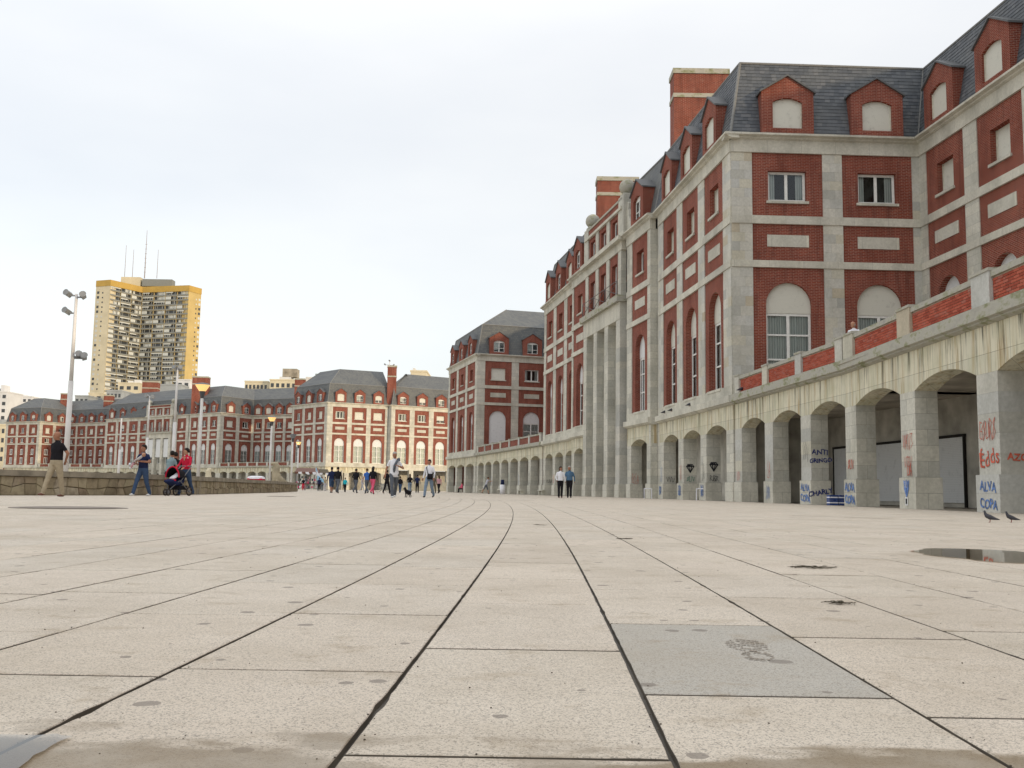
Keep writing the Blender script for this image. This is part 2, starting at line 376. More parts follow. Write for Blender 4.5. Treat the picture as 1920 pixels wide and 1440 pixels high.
for ci in range(-40, 26):
    rng = random.Random(ci*77+5)
    y = -4+rng.random()*0.9
    special = None
    if ci == -1: y = 1.35-0.89*6
    if ci == 0: y = 1.77-0.93*6
    if ci == -2: y = 1.83-0.85*6
    while y < 75.5:
        L = (0.89 if ci == -1 else 0.93 if ci == 0 else 0.87)
        if ci not in (-1, 0, -2): L = 0.9+rng.uniform(-0.04, 0.04)
        slabs.append((ci, y, y+L)); y += L
def visible(sl):
    ci, a, b_ = sl; xm = 0.17+(ci+0.5)*SW+off((a+b_)/2)
    return b_ > 1.1 and abs(xm) < 0.53*b_+0.3
vis = sorted([s_ for s_ in slabs if visible(s_)], key=lambda s_: s_[1])
nearset = set(vis[:300]); rest = MB()
for s_ in slabs:
    ci, a, b_ = s_; rng = random.Random(int(a*100)+ci*991); dz = rng.uniform(-0.0007, 0.0005)
    P = slab_pts(ci, a, b_)
    if s_ in nearset:
        cx = sum(p[0] for p in P)/4; cy = sum(p[1] for p in P)/4
        mb = MB(); add_slab(mb, P, dz, cx, cy, fine=(b_ < 6.5))
        isg = (ci == 0 and abs(a-1.77) < 0.1)
        o = put('paving_slab', mb.mesh([PAVEG if isg else PAVE, JOINTSIDE]), paving, (cx, cy, 0))
        if isg: o['label'] = 'single greyer paving slab with a shoe print'; GREYSLAB = o
    else: add_slab(rest, P, dz)
put('paving_field', rest.mesh([PAVE, JOINTSIDE]), paving, kind='stuff')

# shoe print on the grey slab
def blob(mb, cx, cy, rx, ry, z, n=14, seed=0, m=0, jag=0.25, rot=0.0):
    rng = random.Random(seed); pts = []
    ph = rng.random()*6
    for k in range(n):
        t = 2*math.pi*k/n; r = 1+jag*(0.5*math.sin(2*t+ph)+0.5*math.sin(3*t+ph*2))+rng.uniform(-jag, jag)*0.3
        x, y = rx*r*math.cos(t), ry*r*math.sin(t)
        pts.append((cx+x*math.cos(rot)-y*math.sin(rot), cy+x*math.sin(rot)+y*math.cos(rot), z))
    mb.face(pts, m)
STAIN = mk_sheet('dried mud', (0.25, 0.20, 0.15), 0.35)
fp = MB(); rg_ = random.Random(4)
def ground_quad(mb, x0, y0, x1, y1, w_):
    a = Vector(at_h(x0, y0)); b = Vector(at_h(x1, y1)); d = (b-a); n = Vector((-d.y, d.x)).normalized()*w_/2
    mb.face([(a-n).to_tuple()+(.0022,), (b-n).to_tuple()+(.0022,), (b+n).to_tuple()+(.0022,), (a+n).to_tuple()+(.0022,)])
for cx_, cy_, rx_, ry_, hollow in ((1400, 1211, 40, 11, .0), (1420, 1231, 30, 9, .45)):
    for r_ in range(7):
        v = -1+2*(r_+.5)/7; half = math.sqrt(max(0, 1-v*v))*rx_; x = -half
        while x < half:
            l = rg_.uniform(5, 11)
            if (x/rx_)**2+v*v > hollow**2*1.4 or hollow == 0:
                if rg_.random() < .86: ground_quad(fp, cx_+x, cy_+v*ry_+x*.10, cx_+min(half, x+l-1.6), cy_+v*ry_+(x+l)*.10, .0065)
            x += l
mf = fp.mesh(STAIN)
o = put('shoe_print', mf, GREYSLAB, (-GREYSLAB.location.x, -GREYSLAB.location.y, 0))
# grit and litter specks on the near slabs
gt = MB(); rg_ = random.Random(12)
for _ in range(420):
    Yg = 1.3+rg_.random()**1.6*9; xg = rg_.uniform(-.52, .52)*Yg; sz = rg_.choice((.0010, .0014, .0018, .0026))*(.6+.1*Yg)
    if rg_.random() < .5: xg = 0.17+round((xg-.17-off(Yg))/SW)*SW+off(Yg)+rg_.gauss(0, .012)
    gt.ball((xg, Yg, sz*.3), sz, sz*rg_.uniform(.6, 1.6), sz*.6, 0, 5, 4)
put('grit', gt.mesh(plain('grit', (0.09, 0.075, 0.055), .9)), None, kind='stuff', label='dark grit and crumbs scattered over the near slabs', category='grit')
# puddles
pud = MB()
def px_poly(pts, z, amp=.012, fr=9):
    g_ = [Vector(at_h(x, y, z)+(z,)) for x, y in pts]; out_ = []
    for a, b_ in zip(g_, g_[1:]+g_[:1]):
        n = max(2, int((b_-a).length/.02))
        for k in range(n):
            p = a.lerp(b_, k/n); q = mnoise.noise_vector(p*fr)*amp*2+mnoise.noise_vector(p*fr*4)*amp*.7; out_.append((p.x+q.x, p.y+q.y, z))
    return out_
pud.face(px_poly([(1706,1034),(1730,1029),(1790,1028),(1860,1030),(1920,1034),(1990,1040),(2010,1052),(1960,1058),(1900,1056),(1850,1052),(1790,1046),(1752,1041)][::-1], 0.004, .05, 3))
put('puddle', pud.mesh(WATER), None, label='dark puddle on the paving towards the arcade, reflecting the building', category='puddle')
pud = MB()
pud.face(px_poly([(-160,1372),(40,1374),(120,1376),(150,1384),(100,1398),(60,1412),(20,1440),(-20,1475),(-240,1475)][::-1], 0.004))
put('puddle', pud.mesh(WATER), None, label='shallow puddle of sky coloured water at the bottom left corner', category='puddle')
# dry weed scraps
TWIG = plain('dry weed', (0.06, 0.05, 0.03), 0.9)
def scrap(px, py, sz, seed, label):
    rng = random.Random(seed); cx, cy = at_h(px, py); mb = MB()
    for k in range(26):
        a = rng.uniform(0, 6.28); l = sz*rng.uniform(.12, .8); x0, y0 = rng.uniform(-.2, .2)*sz, rng.uniform(-.2, .2)*sz
        p = (x0, y0, 0.006); q = (x0+math.cos(a)*l*1.3, y0+math.sin(a)*l, 0.004+rng.uniform(0, .004)); mb.tube(p, q, 0.002, 0.001, 4)
        r_ = (q[0]+math.cos(a+1)*l*.4, q[1]+math.sin(a+1)*l*.4, 0.006); mb.tube(q, r_, 0.0015, 0.001, 4)
    put('weed_scrap', mb.mesh(TWIG), None, (cx, cy, 0), label=label, category='dry weed')
scrap(1518, 1065, 0.15, 1, 'largest scrap of dry seaweed lying flat on the slabs short of the puddle')
scrap(1572, 1133, 0.05, 2, 'small scrap of dry weed beside a joint, nearer the camera than the large one')
scrap(1165, 1011, 0.08, 3, 'thin curled weed scrap on the slabs up the middle of the paving')
scrap(1012, 985, 0.07, 4, 'faint weed scrap farthest up the paving')
# drain lines and manholes
DRAIN = plain('rusty iron', (0.075, 0.05, 0.04), 0.7)
def drain(p, q, wd, label, wob=0.0):
    a = Vector(at_h(*p)+(0.004,)); b = Vector(at_h(*q)+(0.004,)); d = (b-a); n = Vector((-d.y, d.x, 0)).normalized()*wd/2; mb = MB(); N = 14
    for k in range(N):
        if (k*7) % 5 == 3: continue
        s0, s1 = k/N, (k+1)/N
        c0 = a+d*s0+n*0.6*math.sin(k*2.1); c1 = a+d*s1+n*0.6*math.sin(k*2.1+1.2)
        mb.face([c0-n, c1-n, c1+n, c0+n])
    put('drain_slot', mb.mesh(DRAIN), paving, label=label)
drain((822, 937), (1000, 938.5), 0.16, 'dark broken drain slot across the far paving')
drain((1480, 966.5), (1800, 977.5), 0.05, 'thin dark drain slot along the arcade')
def manhole(px, py, r, label):
    x, y = at_h(px, py, 0); mb = MB()
    mb.tube((0, 0, -.005), (0, 0, 0.006), r, r, 28); mb.tube((0, 0, .004), (0, 0, 0.012), r*0.82, r*0.82, 28)
    put('manhole_cover', mb.mesh(plain('worn manhole iron', (0.21, 0.18, 0.15), .8)), None, (x, y, 0), label=label, category='manhole cover')
manhole(528, 931, 0.55, 'round rusty manhole cover near the end of the low wall')
manhole(130, 952.5, 0.8, 'wide flat iron manhole cover in front of the man in the black t-shirt')

# ------------------------------------------------------------------ facade kit
ZL0, ZL1, ZS, ZB2, ZB2T, ZB1, ZB1T, ZF, ZC, ZE = 4.6, 5.06, 5.55, 11.34, 11.68, 13.51, 13.91, 17.09, 17.71, 18.0
def arch_pts(hw, spring, rise, n=12):
    return [(-hw*math.cos(math.pi*k/n), spring+rise*math.sin(math.pi*k/n)) for k in range(n+1)]
def seg_pts(hw, spring, rise, n=10):
    Rr = (hw*hw+rise*rise)/(2*rise); a = math.asin(min(1, hw/Rr)); cz = spring+rise-Rr
    return [(Rr*math.sin(-a+2*a*k/n), cz+Rr*math.cos(-a+2*a*k/n)) for k in range(n+1)]
def panel_hole(mb, w, z0, z1, hb, top, depth, m=0, mr=None, y=0.0):
    """wall panel of width w centred on x=0 with an opening from hb up to the profile `top` ((x,z) left to right), and its reveals"""
    mr = m if mr is None else mr
    xl, xr = top[0][0], top[-1][0]
    mb.face([(-w/2,y,z0),(xl,y,z0),(xl,y,z1),(-w/2,y,z1)], m); mb.face([(xr,y,z0),(w/2,y,z0),(w/2,y,z1),(xr,y,z1)], m)
    if hb > z0+1e-4: mb.face([(xl,y,z0),(xr,y,z0),(xr,y,hb),(xl,y,hb)], m)
    for (xa, za), (xb, zb) in zip(top[:-1], top[1:]):
        mb.face([(xa,y,za),(xb,y,zb),(xb,y,z1),(xa,y,z1)], m)
        mb.face([(xa,y,za),(xa,y+depth,za),(xb,y+depth,zb),(xb,y,zb)], mr)
    mb.face([(xl,y,hb),(xl,y+depth,hb),(xl,y+depth,top[0][1]),(xl,y,top[0][1])], mr)
    mb.face([(xr,y,hb),(xr,y,top[-1][1]),(xr,y+depth,top[-1][1]),(xr,y+depth,hb)], mr)
    mb.face([(xl,y,hb),(xr,y,hb),(xr,y+depth,hb),(xl,y+depth,hb)], mr)
def bar_frame(mb, x0, x1, z0, z1, y, t=0.07, d=0.06, vs=1, hs=()):
    mb.box(x0, x0+t, y, y+d, z0, z1); mb.box(x1-t, x1, y, y+d, z0, z1)
    mb.box(x0+t, x1-t, y, y+d, z1-t, z1); mb.box(x0+t, x1-t, y, y+d, z0, z0+t)
    for k in range(vs):
        c = x0+(x1-x0)*(k+1)/(vs+1); mb.box(c-t*.6, c+t*.6, y-.01, y+d-.01, z0+t, z1-t)
    for h in hs: mb.box(x0+t, x1-t, y+.004, y+d-.004, h-t*.35, h+t*.35)
def win_parts(kind, hw, z0, z1, rise, depth, mid=None, shutter=SHUT):
    """a window = list of (name, mesh); local origin at the wall plane; shared between alike windows"""
    def mk():
        parts = []
        y = depth-0.08
        if kind == 'tall':          # arched: blind above, glazed doors below
            zt = mid
            fr = MB(); bar_frame(fr, -hw, hw, z0, zt, y, 0.12, 0.07, 1, (z0+(zt-z0)*0.36, z0+(zt-z0)*0.70)); parts.append(('window_frame', fr.mesh(FRAME)))
            pn = MB(); pn.face([(-hw,y+.035,z0),(hw,y+.035,z0),(hw,y+.035,zt),(-hw,y+.035,zt)]); parts.append(('pane', pn.mesh(GLASS)))
            sh = MB(); prof = [(hw, zt), ]+[(p[0], p[1]) for p in reversed(arch_pts(hw, z1-rise, rise, 14))]+[(-hw, zt)]
            sh.prism(prof[::-1] if False else [(-hw, zt), (hw, zt)]+[(p[0], p[1]) for p in reversed(arch_pts(hw, z1-rise, rise, 14))], y-.03, y+.05)
            parts.append(('blind', sh.mesh(shutter)))
            cu = MB(); n = 10
            for s_ in (-1, 1):
                for k in range(n):
                    a, b_ = 0.05+0.9*k/n, 0.05+0.9*(k+1)/n; ya = y+.16+.04*(k % 2); yb = y+.16+.04*((k+1) % 2)
                    ta, tb = s_*hw*a, s_*hw*b_
                    cu.face([(ta,ya,z0),(tb,yb,z0),(tb,yb,zt),(ta,ya,zt)] if s_ > 0 else [(tb,yb,z0),(ta,ya,z0),(ta,ya,zt),(tb,yb,zt)])
            parts.append(('curtain', cu.mesh(CURTAIN)))
        elif kind == 'tallshut':
            sh = MB(); sh.prism([(-hw, z0), (hw, z0)]+[(p[0], p[1]) for p in reversed(arch_pts(hw, z1-rise, rise, 14))], y-.03, y+.05)
            parts.append(('roller_shutter', sh.mesh(shutter)))
        elif kind == 'glazed':
            fr = MB(); bar_frame(fr, -hw, hw, z0, z1, y, 0.12, 0.07, 1); parts.append(('window_frame', fr.mesh(FRAME)))
            pn = MB(); pn.face([(-hw,y+.035,z0),(hw,y+.035,z0),(hw,y+.035,z1),(-hw,y+.035,z1)]); parts.append(('pane', pn.mesh(GLASS)))
            cu = MB(); q = hw*0.45
            for a, b_ in ((-hw, -hw+q), (hw-q, hw)): cu.face([(a,y+.18,z0),(b_,y+.18,z0),(b_,y+.18,z1),(a,y+.18,z1)])
            parts.append(('curtain', cu.mesh(CURTAIN)))
        elif kind == 'shut':
            sh = MB(); pr = [(-hw, z0), (hw, z0)]+([(p[0], p[1]) for p in reversed(seg_pts(hw, z1-rise, rise, 8))] if rise > 0 else [(hw, z1), (-hw, z1)])
            sh.prism(pr, y-.03, y+.05); parts.append(('roller_shutter', sh.mesh(shutter)))
            fr = MB(); fr.box(-hw, -hw+.05, y-.07, y-.03, z0, z1-rise); fr.box(hw-.05, hw, y-.07, y-.03, z0, z1-rise); parts.append(('window_frame', fr.mesh(DIRTYFRAME)))
        elif kind in ('half', 'halfseg'):
            zm = z0+(z1-z0)*.42; zt_ = z1-rise
            sh = MB(); pr = [(-hw, zm), (hw, zm)]+([(p[0], p[1]) for p in reversed(seg_pts(hw, zt_, rise, 8))] if rise > 0 else [(hw, z1), (-hw, z1)])
            sh.prism(pr, y-.03, y+.05); parts.append(('roller_shutter', sh.mesh(shutter)))
            fr = MB(); bar_frame(fr, -hw, hw, z0, zm-.01, y+.02, .08, .05, 1); parts.append(('window_frame', fr.mesh(FRAME)))
            pn = MB(); pn.face([(-hw,y+.05,z0),(hw,y+.05,z0),(hw,y+.05,zm),(-hw,y+.05,zm)]); parts.append(('pane', pn.mesh(GLASS)))
        elif kind == 'glazedseg':
            fr = MB(); bar_frame(fr, -hw, hw, z0, z1-rise, y, 0.08, 0.07, 1, (z0+(z1-z0)*0.35,))
            pr = [(-hw, z1-rise), (hw, z1-rise)]+[(p[0], p[1]) for p in reversed(seg_pts(hw, z1-rise, rise, 8))]
            fr.prism(pr, y+.004, y+.06); parts.append(('window_frame', fr.mesh(FRAME)))
            pn = MB(); pn.face([(-hw,y+.035,z0),(hw,y+.035,z0),(hw,y+.035,z1-rise),(-hw,y+.035,z1-rise)]); parts.append(('pane', pn.mesh(GLASS)))
            cu = MB(); cu.face([(-hw,y+.16,z0),(hw*.2,y+.16,z0),(hw*.2,y+.16,z1),(-hw,y+.16,z1)]); parts.append(('curtain', cu.mesh(CURTAIN)))
        return parts
    return cached(('win', kind, hw, z0, z1, rise, depth, mid, shutter.name), mk)
def put_window(root, loc, rz, kind, hw, z0, z1, rise, depth, mid=None, shutter=SHUT, sill=True, label=None):
    parts = win_parts(kind, hw, z0, z1, rise, depth, mid, shutter)
    wdw = put('window', parts[0][1], root, loc, rz)
    for nm, me in parts[1:]: put(nm, me, wdw)
    if sill:
        def mk():
            b_ = MB(); b_.box(-hw-.1, hw+.1, -.09, depth-.1, z0-.13, z0-.005); return b_.mesh(BAND)
        put('sill', cached(('sill', hw, z0, depth), mk), wdw)
    if label: wdw['label'] = label
    return wdw
class Sec:
    def __init__(s, root, A, B):
        s.root = root; s.A = Vector((A[0], A[1], 0)); s.B = Vector((B[0], B[1], 0)); s.d = (s.B-s.A); s.L = s.d.length; s.d.normalize()
        s.n = Vector((s.d.y, -s.d.x, 0)); s.rz = math.atan2(s.d.y, s.d.x)
    def loc(s, t, o=0.0, z=0.0):      # o = distance outward
        p = s.A+s.d*t+s.n*o; r = s.root.location
        return (p.x-r.x, p.y-r.y, z-r.z)
    def put(s, name, me, t, o=0.0, z=0.0, **k): return put(name, me, s.root, s.loc(t, o, z), s.rz, **k)
    def box(s, name, t0, t1, o0, o1, z0, z1, mat, **k):
        b_ = MB(); b_.box(0, t1-t0, -o1, -o0, z0, z1); return s.put(name, b_.mesh(mat), t0, **k)
NBLOCK = [0]
def block_column(s, t0, t1, o0, o1, z0, z1, course, split=0.0, name='stone_block', seed=1, limit=290):
    """a pier or pilaster laid of separate stone blocks; o = outward distances"""
    n = max(1, round((z1-z0)/course)); ch = (z1-z0)/n; rng = random.Random(seed); joined = MB()
    for k in range(n):
        za = z0+k*ch; g_ = 0.004
        cuts = [(t0, t1)]
        wd = t1-t0
        if wd > split > 0:
            c = t0+wd*(0.38 if k % 2 else 0.62); cuts = [(t0, c), (c, t1)]
        for a, b_ in cuts:
            j = rng.uniform(0, 0.006)
            if NBLOCK[0] < limit:
                def mk(w_=round(b_-a, 3), dp=round(o1-o0, 3), h_=round(ch, 3)):
                    m_ = MB(); m_.box(g_/2, w_-g_/2, -dp, 0, g_/2, h_-g_/2); return m_.mesh(BLOCK)
                me = cached(('blk', round(b_-a, 3), round(o1-o0, 3), round(ch, 3)), mk)
                s.put(name, me, a, o0+j, za); NBLOCK[0] += 1
            else: joined.box(a+g_/2, b_-g_/2, -o1-j, -o0, za+g_/2, za+ch-g_/2)
    if joined.v: s.put('stonework', joined.mesh(BLOCK), 0, kind='stuff')
    core = MB(); core.box(t0+.012, t1-.012, -o1+.012, -o0, z0, z1); s.put('pier_core', core.mesh(JOINTST), 0)
JOINTST = plain('stone joint mortar', (0.52, 0.50, 0.44), 0.95, 0.1)

LEADD = plain('dark lead roof', (0.10, 0.105, 0.11), 0.6)
def dormer_meshes(w, style):
    hw = w/2
    def mk():
        dz = 0.0; zt, zp = 2.15, 2.95     # above eave
        m = MB(); ww = 0.74
        top = seg_pts(ww, 1.6, 0.22, 8)
        # front: bottom part with opening, gable above
        y = 0.0
        m.face([(-hw,y,0),(-ww,y,0),(-ww,y,zt),(-hw,y,zt)]); m.face([(ww,y,0),(hw,y,0),(hw,y,zt),(ww,y,zt)])
        m.face([(-ww,y,0),(ww,y,0),(ww,y,0.28),(-ww,y,0.28)])
        for (xa, za), (xb, zb) in zip(top[:-1], top[1:]):
            m.face([(xa,y,za),(xb,y,zb),(xb,y,zt),(xa,y,zt)]); m.face([(xa,y,za),(xa,y+.3,za),(xb,y+.3,zb),(xb,y,zb)])
        m.face([(-ww,y,.28),(-ww,y+.3,.28),(-ww,y+.3,1.6),(-ww,y,1.6)]); m.face([(ww,y,.28),(ww,y,1.6),(ww,y+.3,1.6),(ww,y+.3,.28)])
        m.face([(-ww,y,.28),(ww,y,.28),(ww,y+.3,.28),(-ww,y+.3,.28)])
        m.face([(-hw,y,zt),(hw,y,zt),(0,y,zp)])
        dp = 1.3
        m.face([(-hw,y+dp,0),(-hw,y,0),(-hw,y,zt),(-hw,y+dp,zt)]); m.face([(hw,y,0),(hw,y+dp,0),(hw,y+dp,zt),(hw,y,zt)])
        r_ = MB(); e = 0.10; sl = (zp-zt)/hw
        for sx in (-1, 1):
            a = (0, -e, zp+.07); b_ = (0, dp, zp+.07); c = (sx*(hw+e), dp, zt-sl*e+.07); d = (sx*(hw+e), -e, zt-sl*e+.07)
            q = [a, b_, c, d] if sx > 0 else [a, d, c, b_]
            r_.face(q); lo = [(p[0], p[1], p[2]-.09) for p in (a, b_, c, d)]
            r_.face(lo[::-1] if sx > 0 else [lo[0], lo[1], lo[2], lo[3]])
            r_.face([d, a, lo[0], lo[3]] if sx < 0 else [a, d, lo[3], lo[0]])
            r_.face([c, d, lo[3], lo[2]] if sx < 0 else [d, c, lo[2], lo[3]])
        return m.mesh(BRICK), r_.mesh(LEADD)
    return cached(('dorm', w), mk)
def dormer(s, t, w=2.6, kind='shut', shutter=SHUT):
    wall, roof = dormer_meshes(w, 0)
    d = s.put('dormer', wall, t, 0.24, ZE+0.02)
    put('dormer_roof', roof, d)
    parts = win_parts({'shut': 'shut', 'half': 'halfseg'}.get(kind, 'glazedseg'), 0.74, 0.28, 1.82, 0.22, 0.26, None, shutter)
    for nm, me in parts: put(nm, me, d)
    return d

def upper(s, nb, pl, pm, pr, reveal=0.3, hw=None, blocks=False, kinds=None, smallk=None, dork=None, hotel=False, seed=0, dorm=True, zb=ZL1):
    """stone-and-brick facade above the arcade ledge"""
    L = s.L; wp = (L-pl-pr-(nb-1)*pm)/nb
    hw = hw or 1.1
    rng = random.Random(seed)
    # continuous stone courses
    s.box('stone_dado', 0, L, -.3, .06, zb, ZS, BAND)
    s.box('stone_band', 0, L, -.3, .10, ZB2, ZB2T, BAND); s.box('stone_band', 0, L, -.3, .10, ZB1, ZB1T, BAND)
    s.box('frieze', -.02, L+.02, -.3, .10, ZF, ZC, BAND)
    c = MB(); c.prism([(0, ZC), (1, ZC)], 0, 0) if False else None
    cm = MB(); x0, x1 = -.38, L+.38
    prof = [(-.10, ZC), (-.22, ZC+.06), (-.24, ZC+.12), (-.42, ZC+.17), (-.42, ZE-.02), (-.36, ZE), (.3, ZE), (.3, ZC)]
    n = len(prof)
    for k in range(n):
        a, b_ = prof[k], prof[(k+1) % n]; cm.face([(x0, a[0], a[1]), (x1, a[0], a[1]), (x1, b_[0], b_[1]), (x0, b_[0], b_[1])][::-1])
    cm.face([(x0, p[0], p[1]) for p in prof]); cm.face([(x1, p[0], p[1]) for p in prof][::-1])
    s.put('cornice', cm.mesh(BAND), 0)
    # pilasters
    edges = []; t = 0
    for k in range(nb+1):
        wd = pl if k == 0 else pr if k == nb else pm
        edges.append((t, t+wd)); t += wd+wp
    for k, (a, b_) in enumerate(edges):
        for (z0, z1) in ((ZS, ZB2), (ZB2T, ZB1), (ZB1T, ZF)):
            if blocks: block_column(s, a, b_, -.25, .05, z0, z1, 0.47, split=0.7, seed=seed*50+k)
            else: s.box('pilaster', a, b_, -.3, .05, z0, z1, STONE)
    for k in range(nb):
        xc = (edges[k][1]+edges[k+1][0])/2
        kk = (kinds or ['tall'])[k % len(kinds or ['tall'])]
        if hotel:
            def mk1():
                m = MB(); panel_hole(m, wp, ZS, ZB2, ZS+.25, arch_pts(hw, 10.7-hw, hw, 12), .25); 
                m.face([(-hw,.25,ZS),(hw,.25,ZS),(hw,.25,10.8),(-hw,.25,10.8)]); return m.mesh(BRICK)
            s.put('brick_panel', cached(('hp', round(wp, 2), hw), mk1), xc)
            put_window(s.root, s.loc(xc, -.02), s.rz, 'glazed', hw*.62, 5.9, 7.7, 0, .2)
            put_window(s.root, s.loc(xc, -.02), s.rz, 'glazed', hw*.62, 8.5, 10.1, 0, .2)
            def mk2():
                m = MB(); panel_hole(m, wp, ZB2T, ZB1, 11.95, [(-hw*.8, 13.2), (hw*.8, 13.2)], .25); return m.mesh(BRICK)
            s.put('brick_panel', cached(('hp2', round(wp, 2), hw), mk2), xc)
            put_window(s.root, s.loc(xc), s.rz, 'glazed', hw*.8, 11.95, 13.2, 0, .25)
        else:
            def mk1():
                m = MB(); panel_hole(m, wp, ZS, ZB2, ZS+.02, arch_pts(hw, 10.62-hw, hw, 14), reveal); return m.mesh(BRICK)
            s.put('brick_panel', cached(('bp', round(wp, 2), hw, reveal), mk1), xc)
            put_window(s.root, s.loc(xc), s.rz, kk, hw, ZS+.03, 10.62, hw, reveal, 9.12, SHUTW if (kk == 'tallshut' or not blocks) else SHUT, sill=True)
            def mk2():
                m = MB(); m.face([(-wp/2,0,ZB2T),(wp/2,0,ZB2T),(wp/2,0,ZB1),(-wp/2,0,ZB1)]); return m.mesh(BRICK)
            s.put('brick_panel', cached(('bp2', round(wp, 2)), mk2), xc)
            def mk3():
                m = MB(); q = min(1.03, wp*.31); m.box(-q, q, -.035, .02, 12.38, 12.97); return m.mesh(BAND)
            s.put('stone_plaque', cached(('plq', round(wp, 2)), mk3), xc)
        sw = 0.95 if hw > 1 else 0.72
        def mk4():
            m = MB(); panel_hole(m, wp, ZB1T, ZF, 14.66, [(-sw, 16.2), (sw, 16.2)], reveal); return m.mesh(BRICK)
        s.put('brick_panel', cached(('bp4', round(wp, 2), sw, reveal), mk4), xc)
        sk = (smallk or ['glazed'])[k % len(smallk or ['glazed'])]
        put_window(s.root, s.loc(xc), s.rz, sk, sw, 14.68, 16.2, 0, reveal)
        if dorm:
            dk = (dork or ['glazed'])[k % len(dork or ['glazed'])]
            dormer(s, xc, 2.6 if wp > 3.2 else 2.3, dk)
    s.box('inner_wall', .1, L-.1, -1.2, -1.1, ZL0, ZF, DARK)
    return edges, wp

def arcade(s, nb, pw, depth=0.66, z1=ZL0, spring=3.42, rise=0.36, blocks=0, back=4.2, ends=(True, True), inner=True, ledge=True, first=None, seed=3, door=SHUTG, doors=True, ledge_mat=MOSS, plinth=0.92, skip_last=False, cross=True):
    """row of arches on square piers, with ledge, passage ceiling and back wall. blocks: how many piers (from the right end) are laid of separate blocks"""
    L = s.L; first = pw if first is None else first
    pitch = (L-pw)/nb
    hw = (pitch-pw)/2
    for k in range(nb if skip_last else nb+1):
        t0 = k*pitch; isb = (nb-k) < blocks
        if isb:
            block_column(s, t0, t0+pw, -depth+.0, 0, plinth, spring, 0.5, split=0, seed=seed+k)
            block_column(s, t0-.06, t0+pw+.06, -depth-.05, .07, 0, plinth, 0.47, split=0, seed=seed+k+40)
        else:
            m = cached(('pier', round(pw, 2), depth, spring, plinth), lambda: (lambda b_: (b_.box(0, pw, 0, depth, plinth, spring), b_.box(-.06, pw+.06, -.07, depth+.05, 0, plinth), b_.mesh(STONE))[-1])(MB()))
            s.put('pier', m, t0)
        # wall over pier
        s.box('pier_head', t0, t0+pw, -depth, 0, spring+.002, z1, STREAK)
    def mk():
        m = MB(); panel_hole(m, 2*hw, spring, z1, spring, seg_pts(hw, spring, rise, 12), depth)
        m.f.pop(); m.m.pop()          # no sill face across the arch
        top = seg_pts(hw, spring, rise, 12)
        for (xa, za), (xb, zb) in zip(top[:-1], top[1:]): m.face([(xb,depth,zb),(xa,depth,za),(xa,depth,z1),(xb,depth,z1)])
        return m.mesh(STREAK)
    am = cached(('arch', round(hw, 3), spring, rise, z1, depth), mk)
    for k in range(nb): s.put('arch_spandrel', am, k*pitch+pw+hw)
    if ledge:
        m = MB(); prof = [(-.02, z1), (-.16, z1+.05), (-.16, z1+.09), (-.26, z1+.12), (-.26, z1+.44), (-.22, z1+.458), (.6, z1+.46), (.6, z1)]
        x0, x1 = -.1, (L+.1 if not skip_last else L-pw)
        for k in range(len(prof)):
            a, b_ = prof[k], prof[(k+1) % len(prof)]; m.face([(x0, a[0], a[1]), (x1, a[0], a[1]), (x1, b_[0], b_[1]), (x0, b_[0], b_[1])][::-1])
        m.face([(x0, p[0], p[1]) for p in prof]); m.face([(x1, p[0], p[1]) for p in prof][::-1])
        s.put('ledge', m.mesh(ledge_mat), 0)
    if cross: s.box('cross_wall', -.02, .22, -4.8, -depth-.01, 0, 3.95, INNER)
    if inner:
        s.box('passage_ceiling', 0, L, -back-.2, -depth, 3.95, 4.1, CEIL)
        s.box('passage_back_wall', -1.2, L+1.2, -back-.3, -back, 0, 3.95, INNER)
        if doors:
            for k in range(nb):
                c = k*pitch+pw/2+pitch/2
                m = cached(('shopdoor', door.name), lambda: (lambda b_: (b_.box(-1.45, 1.45, -.06, .0, .16, 2.5), b_.mesh(door))[-1])(MB()))
                d = s.put('shop_shutter', m, c, -back)
                f = cached('shopframe', lambda: (lambda b_: (b_.box(-1.54, 1.54, -.1, -.0, 2.5, 2.6), b_.box(-1.52, -1.45, -.1, 0, 0, 2.5), b_.box(1.45, 1.52, -.1, 0, 0, 2.5), b_.mesh(DARK))[-1])(MB()))
                put('shutter_frame', f, d)
    return pitch, hw
